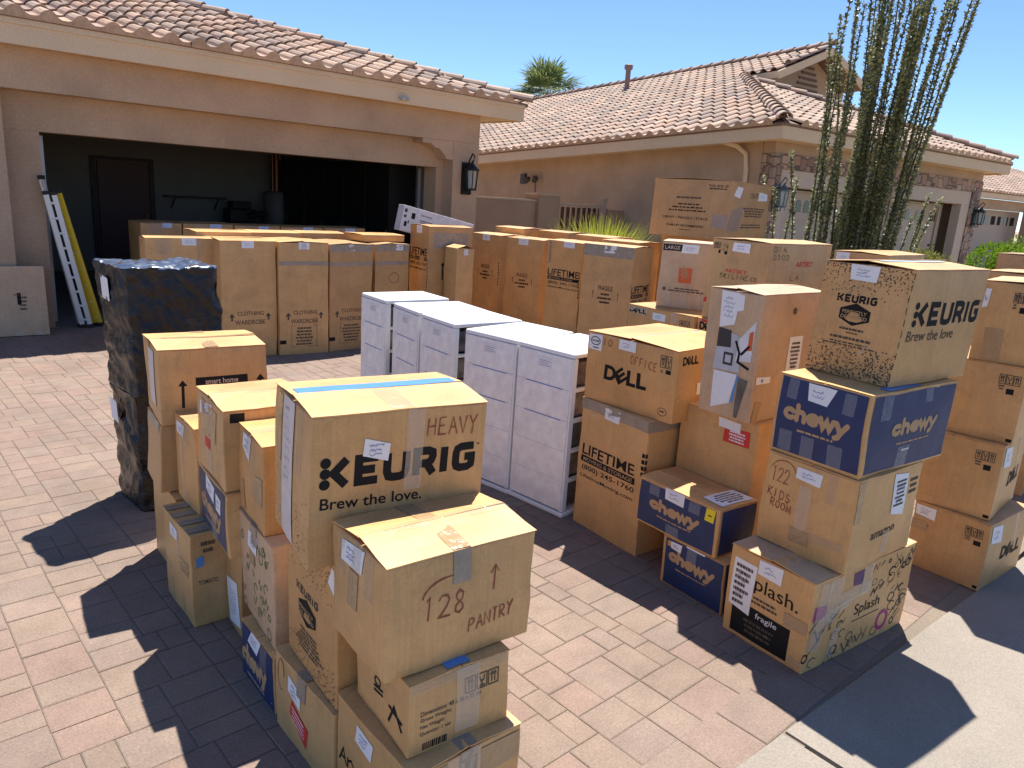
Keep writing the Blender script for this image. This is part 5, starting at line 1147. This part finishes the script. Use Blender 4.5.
b.hand('F', 'DIA', .05, .89, .24, .955, GREYINK, .0035); b.hand('F', '0302', .05, .80, .30, .865, GREYINK, .0035); b.text('F', 'ARTSKY', .42, .72, .70, .785, BRIGHTRED, .02); b.hand('F', 'LA', .36, .56, .5, .62, REDINK, .004); b.rect('L', .0, .2, .05, .26, BRIGHTRED, 'red_sticker', .001, 1); b.done()
# pair of computer boxes and other stacks seen between the tall ones
for i in range(4):
    b = Carton(('computer box hidden lowest in the stack behind the monitor arm box', 'computer box second from the ground behind the monitor arm box', 'computer box third from the ground behind the monitor arm box', 'small computer box top peeking out left of the tall front stack')[i], (5.36, 2.15, i*.3635), 0, (.5, .55, .3625), hue='warm', group=GR, rise=.006 if i == 3 else .0005)
    b.dell('L', .06, .52, .42, .82); b.done()
for i in range(4):
    b = Carton(('computer box lowest in the stack behind the right edge column', 'computer box second from the ground behind the right edge column', 'computer box third from the ground behind the right edge column', 'pale lidded box top showing just behind the right edge column')[i], (5.95, 1.18, i*.376), 2, (.55, .5, .375), hue='tan', group=GR, rise=.008 if i == 3 else .0005)
    b.dell('F', .3, .35, .75, .6); b.done()
b = Carton('plain box at the bottom of the pair in front of the ocotillo base', (7.08, 2.80, 0), 2, (.95, .5, .749), hue='tan', group=GR, rise=.0005); b.done()
b = Carton('plain box with a blue white label, in front of the ocotillo base', (7.08, 2.80, .750), 2, (.95, .5, .735), hue='tan', group=GR, rise=.010); b.label('L', [(.05, .84), (.30, .84), (.30, .985), (.05, .985)], 2); b.done()
b = Carton('tall brown box in front of the bright bush at the right edge', (8.55, 1.85, 0), 3, (.55, .5, 1.55), hue='dark', group=GR, rise=.008); b.done()

# ---------------- tall boxes, right hand row
TL = 'tall moving box '
def life(b, f, u0=.06, u1=.98, v=.70):
    b.text(f, 'LIFETIME', u0, v-.035, u1, v+.03, BLACK, .014); b.rect(f, u0, v-.075, u1, v-.043, BLACK, 'printed_panel', .0009, 2); b.text(f, 'MOVING & STORAGE', u0+.04, v-.069, u1-.04, v-.050, KRAFT, .01, 'panel_lettering', .0019)
    b.text(f, '(800) 245-1760', u0+.02, v-.125, u1, v-.09, BLACK, .01); b.text(f, 'LifetimeMoving.com', u0, v-.16, u1-.02, v-.135, BLACK, .008)
def frag(b, f, v=.65):
    b.text(f, 'FRAGILE', .37, v-.02, .66, v+.02, BLACK, .012)
    for i, (a, c) in enumerate(((.42, .62), (.33, .70), (.40, .64))): b.fine(f, a, v-.065-i*.035, c, v-.042-i*.035, 1, BLACK, 'printed_lettering', .75)
    for u in (.27, .77): b.strokes(f, [[(0, 0), (0, 1)], [(-.5, .8), (0, 1), (.5, .8)]], u-.01, v-.10, u+.01, v-.03, .005)
def dots(b, f, u):
    for i in range(8): b.rect(f, u, .48+i*.032, u+.03, .50+i*.032, BLACK, 'printed_lettering', .0009, 1)
b = Carton(TL+'with phone number on a narrow side, right beside the small flat box', (5.213, 7.244, 0), -6.1, (.599, .463, 1.379), hue='dark', group=GB, rise=.008); life(b, 'L', .05, .92, .78); dots(b, 'L', .95); b.label('L', [(.37, .935), (.62, .935), (.62, 1.0), (.37, 1.0)], 2); b.tape('F', .1, .82, .9, .95, GREYTAPE); b.arrow('F', .32, .55, .70, .018); b.rect('F', .38, .58, .50, .60, BLACK, 'printed_lettering', .0009, 1); b.done()
b = Carton('shorter half open box with raised flaps before the long white box', (5.37, 6.90, 0), -6, (.23, .27, 1.16), hue='tan', group=GB, rise=.030); b.label('F', [(.40, .93), (.62, .93), (.62, .99), (.40, .99)], 1); b.done()
b = Carton(TL+'marked fragile, between the long white box and its wider fragile twin', (6.595, 7.558, 0), 1.9, (.5, .564, 1.265), hue='tan', group=GB, rise=.008); frag(b, 'L', .66); dots(b, 'L', .96); b.label('L', [(.37, .935), (.64, .935), (.64, 1.0), (.37, 1.0)], 2); b.done()
b = Carton(TL+'marked fragile, its right corner dark beside the box with company name', (6.844, 7.004, 0), 14.9, (.5, .600, 1.252), hue='tan', group=GB, rise=.008); frag(b, 'L', .62); b.label('L', [(.37, .935), (.61, .935), (.61, 1.0), (.37, 1.0)], 2); b.done()
b = Carton(TL+'with large company name and web address, near the row end', (6.726, 6.209, 0), 4.0, (.5, .555, 1.286), hue='tan', group=GB, rise=.008); life(b, 'L', .06, .97, .70); dots(b, 'L', .97); b.tape('L', .05, .78, .12, .99, GREYTAPE); b.label('L', [(.47, .945), (.78, .945), (.78, 1.0), (.47, 1.0)], 2); b.done()
b = Carton(TL+'marked fragile, at the row end beside the orange square box', (6.641, 5.359, 0), 13.3, (.5, .640, 1.310), (.008, -.009), 'tan', group=GB, rise=.008); frag(b, 'L', .63); life(b, 'F', .06, .95, .64); b.tape('L', .0, .90, 1, 1.0, GREYTAPE); b.label('L', [(.42, .935), (.65, .935), (.65, 1.0), (.42, 1.0)], 2); b.done()
for i, (x, y, h_, s_) in enumerate(((7.13, 7.72, 1.35, 'tall box lid behind the leftmost fragile box'), (7.42, 7.13, 1.345, 'tall box lid behind the fragile box with the dark corner'), (7.30, 6.30, 1.35, 'tall box lid behind the box with large company name'), (7.17, 5.72, 1.335, 'tall box lid behind the fragile box at the row end'))):
    b = Carton(s_, (x, y, 0), 4, (.52, .54, h_), hue='tan', group=GB, rise=.008); b.done()
b = Carton('tall box carrying the biggest box of the yard', (7.532, 4.874, 0), 0, (.8, .8, 1.455), hue='tan', group=GB, rise=.0005); b.done()
b = Carton('biggest box, alone on top in front of the neighbouring house wall', (7.401, 4.708, 1.4565), 10.9, (1.248, .937, .64), (.007, -.012), 'dark', group=GB, rise=.012)
b.text('L', 'THIS SIDE UP', .70, .88, .95, .92, BLACK, .01); b.fine('L', .70, .835, .95, .87, 1, BLACK); b.fine('L', .30, .655, .64, .71, 1, GREYINK)
for i in range(3): b.fine('L', (.26, .18, .22)[i], .55-i*.055, (.70, .76, .72)[i], .59-i*.055, 1, BLACK)
b.text('L', 'HEAVY / FRAGILE / STACK', .17, .31, .76, .355, BLACK, .012); b.text('L', 'TEAM LIFT RECOMMENDED', .22, .175, .71, .215, BLACK, .012); b.fine('L', .38, .11, .56, .14, 1)
b.text('F', 'CRATE', .45, .74, .66, .83, GREYINK, .01); b.label('F', [(.65, .70), (.92, .72), (.90, .84), (.66, .86)], 1); b.quad('F', [(.05, .76), (.2, .72), (.25, .9), (.12, .92)], PAPER, 'paper_scrap', .0016, 3); b.fine('F', .30, .40, .88, .58, 4); b.fine('F', .28, .20, .86, .29, 2); b.quad('F', [(-.0, .15), (.25, .15), (.32, .6), (.05, .5)], PALECLEAR, 'packing_tape', .0016, 6, .004); b.tape('L', .80, .2, .995, .42, PALECLEAR, .004); b.done()

# ---------------- wardrobe boxes across the garage mouth
def ward(b, lines=True, cl=True):
    if cl: b.text('F', 'CLOTHING', .27, .365, .76, .40, GREYINK, .012); b.text('F', 'WARDROBE', .22, .285, .78, .325, GREYINK, .012)
    if cl:
        for u in (.17, .84): b.arrow('F', u, .32, .385, .018, GREYINK)
    if lines: b.strokes('F', [[(0, 0), (1, 0), (1, 1), (0, 1), (0, 0)]], .24, .07, .76, .265, .004, GREYINK); b.fine('F', .27, .08, .73, .255, 6, GREYINK)
def wlabel(b, u): b.label('F', [(u, .94), (u+.21, .94), (u+.21, 1.0), (u, 1.0)], 2)
W_ = [((2.231, 7.682), -4.0, (.66, .24, 1.183), 'wide wardrobe box leftmost in the front row, behind the black wrapped bundle', .50, False, 'tan'),
      ((2.839, 7.417), -4.8, (.555, .55, 1.185), 'wardrobe box with clothing print only, just right of the black wrapped bundle', .38, True, 'tan'),
      ((3.400, 7.324), -7.4, (.529, .55, 1.181), 'wardrobe box with grey band, clothing print and a form grid', .40, True, 'tan'),
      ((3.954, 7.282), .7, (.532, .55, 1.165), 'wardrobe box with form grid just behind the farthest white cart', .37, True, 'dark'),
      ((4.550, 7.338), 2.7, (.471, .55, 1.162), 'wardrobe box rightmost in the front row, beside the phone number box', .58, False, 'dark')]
for i, (xy, yw_, dm, lb, u, pr, hu) in enumerate(W_):
    b = Carton(lb, (*xy, 0), yw_, dm, hue=hu, group=GB, rise=.010, tape=CLEAR)
    if pr: ward(b, i > 1)
    wlabel(b, u)
    if i in (2, 3, 4): b.tape('F', .0, .80, 1.0, .835, GREYTAPE)
    if i in (3, 4): b.tape('F', .0, .93, 1.0, 1.0, GREYTAPE)
    if i in (2, 3): b.rect('F', 0, .10, .13, .135, BLACK, 'printed_panel', .0009, 2)
    if i == 0: b.tape('F', .15, .86, .35, 1.0); b.tape('F', .72, .84, .80, 1.0)
    if i == 4: b.strokes('F', [arc(.5, .5, .5, 0, 360, 14)], .4, .62, .7, .72, .006, GREYINK)
    b.done()
b = Carton('small flat box lying on the two rightmost wardrobe boxes', (4.49, 7.50, 1.178), 1, (.56, .42, .075), hue='warm', group=GB, rise=.006); b.done()
for i, (x, lb) in enumerate(((2.82, 'second row wardrobe lid behind the clothing print box'), (3.41, 'second row wardrobe lid behind the grey band box'), (4.0, 'second row wardrobe lid behind the rightmost form grid box'))):
    b = Carton(lb, (x, 7.98+.03*i, 0), -2, (.57, .46, 1.225), hue='tan', group=GB, rise=.008, tape=CLEAR); b.done()
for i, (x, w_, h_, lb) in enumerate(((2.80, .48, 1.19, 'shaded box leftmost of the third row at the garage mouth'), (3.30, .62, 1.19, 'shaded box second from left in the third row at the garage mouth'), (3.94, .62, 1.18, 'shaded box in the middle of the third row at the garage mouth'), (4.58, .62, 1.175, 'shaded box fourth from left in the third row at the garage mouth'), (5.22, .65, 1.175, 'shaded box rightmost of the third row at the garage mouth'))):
    b = Carton(lb, (x, 9.78, 0), 0, (w_, .5, h_), hue='dark', group=GB, rise=.006, tape=CLEAR); b.label('F', [(.52, .955), (.76, .955), (.76, 1.0), (.52, 1.0)], 1, plain('label_blue_white', (.55, .62, .78), .6)); b.tape('F', .2, .88, .5, 1.0); b.done()  # cardboard darkened and white labels blued, shade put into their colours
b = Carton('plain box supporting the end of the long white box', (6.02, 8.32, 0), -3, (.36, .40, 1.165), hue='tan', group=GB, rise=.0005); b.done()
b = Carton('long white printed box tilted across the tall boxes at the garage corner', (0, 0, 0), 0, (1.12, .16, .335), hue='white', name='long_white_box', cat='white box', group=None, flaps=False, bulge=.001)
b.rect('F', .12, .55, .17, .78, BLACK, 'printed_panel', .0009, 2); b.rect('F', .02, .74, .055, .88, GREYINK, 'printed_panel', .0009, 2); b.rect('F', .02, .54, .055, .64, GREYINK, 'printed_panel', .0009, 2); b.rect('F', .04, .20, .075, .40, BLACK, 'printed_panel', .0009, 2); b.rect('F', .085, .33, .10, .45, BLACK, 'printed_panel', .0009, 2); b.text('F', 'canopy', .24, .72, .40, .80, GREYINK, .012); b.fine('F', .2, .45, .5, .6, 2)
b.rect('L', .1, .3, .9, .9, PAPER, 'paper_label'); o = b.done()
o.matrix_world = Matrix.Translation((6.17, 8.50, 1.14)) @ Matrix.Rotation(R(-6), 4, 'Z') @ Matrix.Rotation(R(11.5), 4, 'Y') @ Matrix.Translation((0, 0, 0))

# ---------------- white drawer carts
def make_cart(label, fl, yaw, dims, shear=(0, 0), first=None):
    w, d, h = dims; yr = R(yaw); c, s = math.cos(yr), math.sin(yr)
    loc = (fl[0]+w/2*c-d/2*s, fl[1]+w/2*s+d/2*c, 0)
    if first:
        r = first.copy(); COL.objects.link(r); r.location = loc; r.rotation_euler = (0, 0, yr); r['label'] = label
        for ch in first.children:
            q = ch.copy(); COL.objects.link(q); q.parent = r
        return r
    r = empty('drawer_cart', loc, yr, label, 'drawer cart', 'white plastic drawer carts'); x, y = w/2, d/2
    white = plain('white_plastic', (.85, .85, .86), .38, var=.02, scale=8); mb = MB()
    mb.box(-x, x, -y, y, h-.03, h); o = bevel(mb.build('top_panel', white, r), .012, 3)
    mb = MB()
    for sx in (-1, 1):
        for sy in (-1, 1): mb.box(min(sx*(x-.004), sx*(x-.042)), max(sx*(x-.004), sx*(x-.042)), min(sy*(y-.002), sy*(y-.032)), max(sy*(y-.002), sy*(y-.032)), .03, h-.031)
    n = 5; dh = (h-.07)/n
    for i in range(1, n): z = .035+i*dh; mb.box(-x+.006, x-.006, -y+.004, -y+.03, z-.012, z+.010); mb.box(-x+.006, x-.006, y-.03, y-.004, z-.012, z+.010)
    bevel(mb.build('frame', white, r), .004)
    mb = MB(); mb.box(-x-.008, x+.008, -y-.008, y+.008, 0, .028); bevel(mb.build('base', white, r), .008)
    drawer = stucco('frosted_drawer', (.88, .865, .86), 14, .25, .03); tint_ = [(.10, .10, .11), (.20, .17, .15), (.09, .11, .13), (.24, .20, .19), (.12, .10, .12)]
    for i in range(n):
        z0 = .040+i*dh; z1 = z0+dh-.0012; mb = MB(); mb.box(-x-.004, -x+.02, -y+.012, y-.012, z0, z1)
        f = bevel(mb.build('drawer', drawer, r), .0015, 2)
        mb = MB(); mb.box(-x+.022, x-.05, -y+.034, y-.034, z0+.01, z1-.03); bevel(mb.build('drawer_contents', plain('drawer_contents_%d' % i, tint_[i], .25, var=.5, scale=14), r), .012)
        if i in (2, 3): mb = MB(); mb.box(-x-.0052, -x-.0042, -y+.06, y-.09, z1-.005, z1+.001); mb.build('blue_mark', plain('blue_seam', (.18, .28, .62), .4), r)
    mb = MB(); mb.box(-x-.0062, -x-.0045, -.06, .05, h-.115, h-.055); l = mb.build('paper_label', PAPER, r)
    mb = MB()
    for k in range(3): mb.box(-x-.0072, -x-.0064, -.05+.012*(k % 2), .03, h-.078-.013*k, h-.075-.013*k)
    mb.build('pen_writing', PENCIL, r)
    # stretch film round the cart
    return r
c0 = make_cart('white drawer cart nearest the monitor box, its dark drawers showing on one side', (2.977, 2.737), 3.1, (.553, .437, .971))
make_cart('white drawer cart second nearest, close behind the one by the monitor box', (2.950, 3.180), 6.0, (.546, .434, .971), first=c0)
make_cart('middle white drawer cart, a dark gap between it and the two nearer carts', (2.934, 3.759), -5.6, (.543, .434, .971), first=c0)
make_cart('white drawer cart between the middle cart and the farthest one', (2.990, 4.230), -9.1, (.537, .433, .967), first=c0)
make_cart('farthest white drawer cart, next to the form grid wardrobe boxes', (3.069, 4.767), -6.0, (.531, .432, .964), first=c0)

# ---------------- bundles in black plastic
WRAP = wrap_plastic(); FILM = plain('layered_stretch_film', (.035, .045, .065), .24, spec=1.0, coat=.6, var=.5, scale=18); FILM.node_tree.nodes['Principled BSDF'].inputs['IOR'].default_value = 2.1  # FILM is for lids only: the sky's blue reflection put into its base colour
def bundle(label, x, y, z, yaw, w, d, h, lean, seed, taper=1.0):
    bm = bmesh.new(); bmesh.ops.create_cube(bm, size=1); bmesh.ops.subdivide_edges(bm, edges=bm.edges[:], cuts=40, use_grid_fill=True)
    
    for v in bm.verts:
        p = v.co.copy(); q = Vector((p.x*w, p.y*d, (p.z+.5)*h)); k = taper+(1-taper)*(p.z+.5); q.x *= k; q.y *= k
        # round the upright edges and the rim
        e = max(abs(p.x), abs(p.y)); ax, ay = abs(p.x)/.5, abs(p.y)/.5
        if ax > .8 and ay > .8: m = (min(ax, ay)-.8)/.2; q.x *= 1-.055*m; q.y *= 1-.055*m
        s = Vector((q.x*5+seed, q.y*5, q.z*7)); n1 = noise.noise(s*.9); n2 = noise.noise(s*2.7+Vector((9, 3, seed))); rd_ = abs(noise.noise(Vector((q.x*11+q.z*5, q.y*11-q.z*6, q.z*4.5+seed))))
        nr = v.normal.copy(); r2 = abs(noise.noise(Vector((q.x*23-q.z*9, q.y*23+q.z*12, q.z*17+seed)))); amp = .020*n1+.011*n2-.011*(1-min(1, rd_*4))-.006*(1-min(1, r2*3.5))
        if v.co.z > .49: amp = .018*n1+.012*n2+.006*noise.noise(s*5)-.008*(1-min(1, abs(noise.noise(s*4+Vector((5, 5, 5))))*4))-.02*max(0, e*2-.75)*4*.4
        if v.co.z < -.49: amp = 0
        q += nr*amp; kx = q.z/h; v.co = Vector((q.x+lean[0]*kx, q.y+lean[1]*kx, max(q.z, 0)))
    me = bpy.data.meshes.new('plastic_wrapped_bundle'); bm.to_mesh(me); bm.free(); me.materials.append(WRAP); me.materials.append(FILM); me.polygons.foreach_set('material_index', [1 if (p.normal.z > .6 and p.center.z > h*.96) else 0 for p in me.polygons]); me.polygons.foreach_set('use_smooth', [True]*len(me.polygons))
    o = bpy.data.objects.new('plastic_wrapped_bundle', me); COL.objects.link(o); o.location = (x, y, z); o.rotation_euler = (0, 0, R(yaw))
    tag(o, label, 'wrapped bundle', 'bundles wrapped in black plastic'); m = o.modifiers.new('smooth', 'SUBSURF'); m.levels = m.render_levels = 1
    mb = MB(); mb.quad((-w/2-.026, .1, h*.72), (-w/2-.024, .0, h*.70), (-w/2-.026, .01, h*.88), (-w/2-.028, .11, h*.9)); mb.build('paper_label', PAPER, o)
    return o
bundle('upper bundle in shiny black plastic, its crumpled lid catching the blue sky', 1.325, 4.27, .655, 4.1, .51, .44, .675, (-.03, .005), 2.0)
bundle('lower bundle in torn black plastic under the upper one, cardboard showing through', 1.325, 4.27, 0, 2.5, .50, .42, .662, (-.012, .004), 7.0, .96)

# ---------------- at the garage pillar
b = Carton('flat box leaning on the left pillar of the garage', (0, 0, 0), 0, (.86, .055, .735), hue='grey', name='flat_box', cat='flat box', flaps=False, bulge=.001)
b.hand('F', 'HALL', .66, .58, .74, .61, GREYINK, .004); b.fine('F', .69, .36, .80, .58, 4); b.rect('F', .69, .45, .73, .62, BLACK, 'printed_lettering', .0009, 2); b.tape('F', .64, .0, .72, .06, WHITECLEAR); b.tape('F', .86, .0, .93, .06, WHITECLEAR); b.tape('F', .70, .97, .76, 1.0, WHITECLEAR); o = b.done()
o.matrix_world = Matrix.Translation((1.245, 9.325, 0.004)) @ Matrix.Rotation(R(-5), 4, 'Z') @ Matrix.Rotation(R(-6.0), 4, 'X')
def ladder(label, base, top, across, n, mat, w=.022, t=.06, rung=None, feet=True):
    r = empty('ladder', base, 0, label, 'ladder', 'ladders leaning in the garage opening'); B = Vector(base); A = Vector((0, 0, 0)); T_ = Vector(top)-B; S = Vector(across)
    for k in (0, 1):
        mb = MB(); mb.bar(A+S*k, T_+S*k, w, t, S.normalized()); bevel(mb.build('rail', mat, r), .003)
        if feet: mb = MB(); mb.bar(A+S*k-T_*.0, A+S*k+T_*.03, w*1.35, t*1.25, S.normalized()); mb.build('rubber_foot', plain('rubber', (.02, .02, .02), .8), r)
        mb = MB(); mb.bar(T_*.985+S*k, T_*1.01+S*k, w*1.3, t*1.2, S.normalized()); mb.build('end_cap', plain('rubber', (.02, .02, .02), .8), r)
    for i in range(n):
        q = (i+.6)/n*.97; mb = MB(); mb.tube([T_*q, T_*q+S], .014, 8); mb.build('rung', rung or mat, r)
    return r
ALU = plain('aluminium', (.72, .72, .70), .35, .55, var=.05)
ladder('white aluminium ladder leaning nearest the left garage pillar', (2.06, 9.56, 0), (1.80, 9.58, 1.50), (.075, -.02, 0), 9, plain('white_enamel', (.74, .73, .69), .4), .020, .05)
ladder('tall thin pale ladder behind the white one in the garage opening', (2.045, 9.62, 0), (1.765, 9.60, 1.66), (.03, .03, 0), 9, ALU, .02, .04)
ladder('yellow fibreglass step ladder leaning in the garage opening', (2.21, 9.62, 0), (1.89, 9.66, 1.52), (.045, -.02, 0), 8, plain('yellow_fibreglass', (.72, .50, .02), .35), .026, .06, ALU)

# ---------------- things kept inside the garage
def storage(label, x0, x1, y0, y1, h, col, doors=2):
    r = empty('storage_cabinet', ((x0+x1)/2, y0, 0), 0, label, 'cabinet'); r.location = (6.78, 12.75, 0); r.rotation_euler = (0, 0, R(-90)); m = plain('cabinet_%d' % int(x0*100), col, .5); w = (x1-x0)/2; mb = MB(); mb.box(-w, w, .02, y1-y0, 0, h); mb.build('carcass', m, r)
    for i in range(doors):
        a = -w+2*w*i/doors+.006; b_ = -w+2*w*(i+1)/doors-.006; mb = MB(); mb.box(a, b_, 0, .018, .06, h-.02); d = bevel(mb.build('door', m, r), .004)
        mb = MB(); mb.bar((b_-.04, -.02, h*.5-.06), (b_-.04, -.02, h*.5+.06), .012, .012); mb.build('handle', plain('chrome', (.6, .6, .6), .25, 1), d)
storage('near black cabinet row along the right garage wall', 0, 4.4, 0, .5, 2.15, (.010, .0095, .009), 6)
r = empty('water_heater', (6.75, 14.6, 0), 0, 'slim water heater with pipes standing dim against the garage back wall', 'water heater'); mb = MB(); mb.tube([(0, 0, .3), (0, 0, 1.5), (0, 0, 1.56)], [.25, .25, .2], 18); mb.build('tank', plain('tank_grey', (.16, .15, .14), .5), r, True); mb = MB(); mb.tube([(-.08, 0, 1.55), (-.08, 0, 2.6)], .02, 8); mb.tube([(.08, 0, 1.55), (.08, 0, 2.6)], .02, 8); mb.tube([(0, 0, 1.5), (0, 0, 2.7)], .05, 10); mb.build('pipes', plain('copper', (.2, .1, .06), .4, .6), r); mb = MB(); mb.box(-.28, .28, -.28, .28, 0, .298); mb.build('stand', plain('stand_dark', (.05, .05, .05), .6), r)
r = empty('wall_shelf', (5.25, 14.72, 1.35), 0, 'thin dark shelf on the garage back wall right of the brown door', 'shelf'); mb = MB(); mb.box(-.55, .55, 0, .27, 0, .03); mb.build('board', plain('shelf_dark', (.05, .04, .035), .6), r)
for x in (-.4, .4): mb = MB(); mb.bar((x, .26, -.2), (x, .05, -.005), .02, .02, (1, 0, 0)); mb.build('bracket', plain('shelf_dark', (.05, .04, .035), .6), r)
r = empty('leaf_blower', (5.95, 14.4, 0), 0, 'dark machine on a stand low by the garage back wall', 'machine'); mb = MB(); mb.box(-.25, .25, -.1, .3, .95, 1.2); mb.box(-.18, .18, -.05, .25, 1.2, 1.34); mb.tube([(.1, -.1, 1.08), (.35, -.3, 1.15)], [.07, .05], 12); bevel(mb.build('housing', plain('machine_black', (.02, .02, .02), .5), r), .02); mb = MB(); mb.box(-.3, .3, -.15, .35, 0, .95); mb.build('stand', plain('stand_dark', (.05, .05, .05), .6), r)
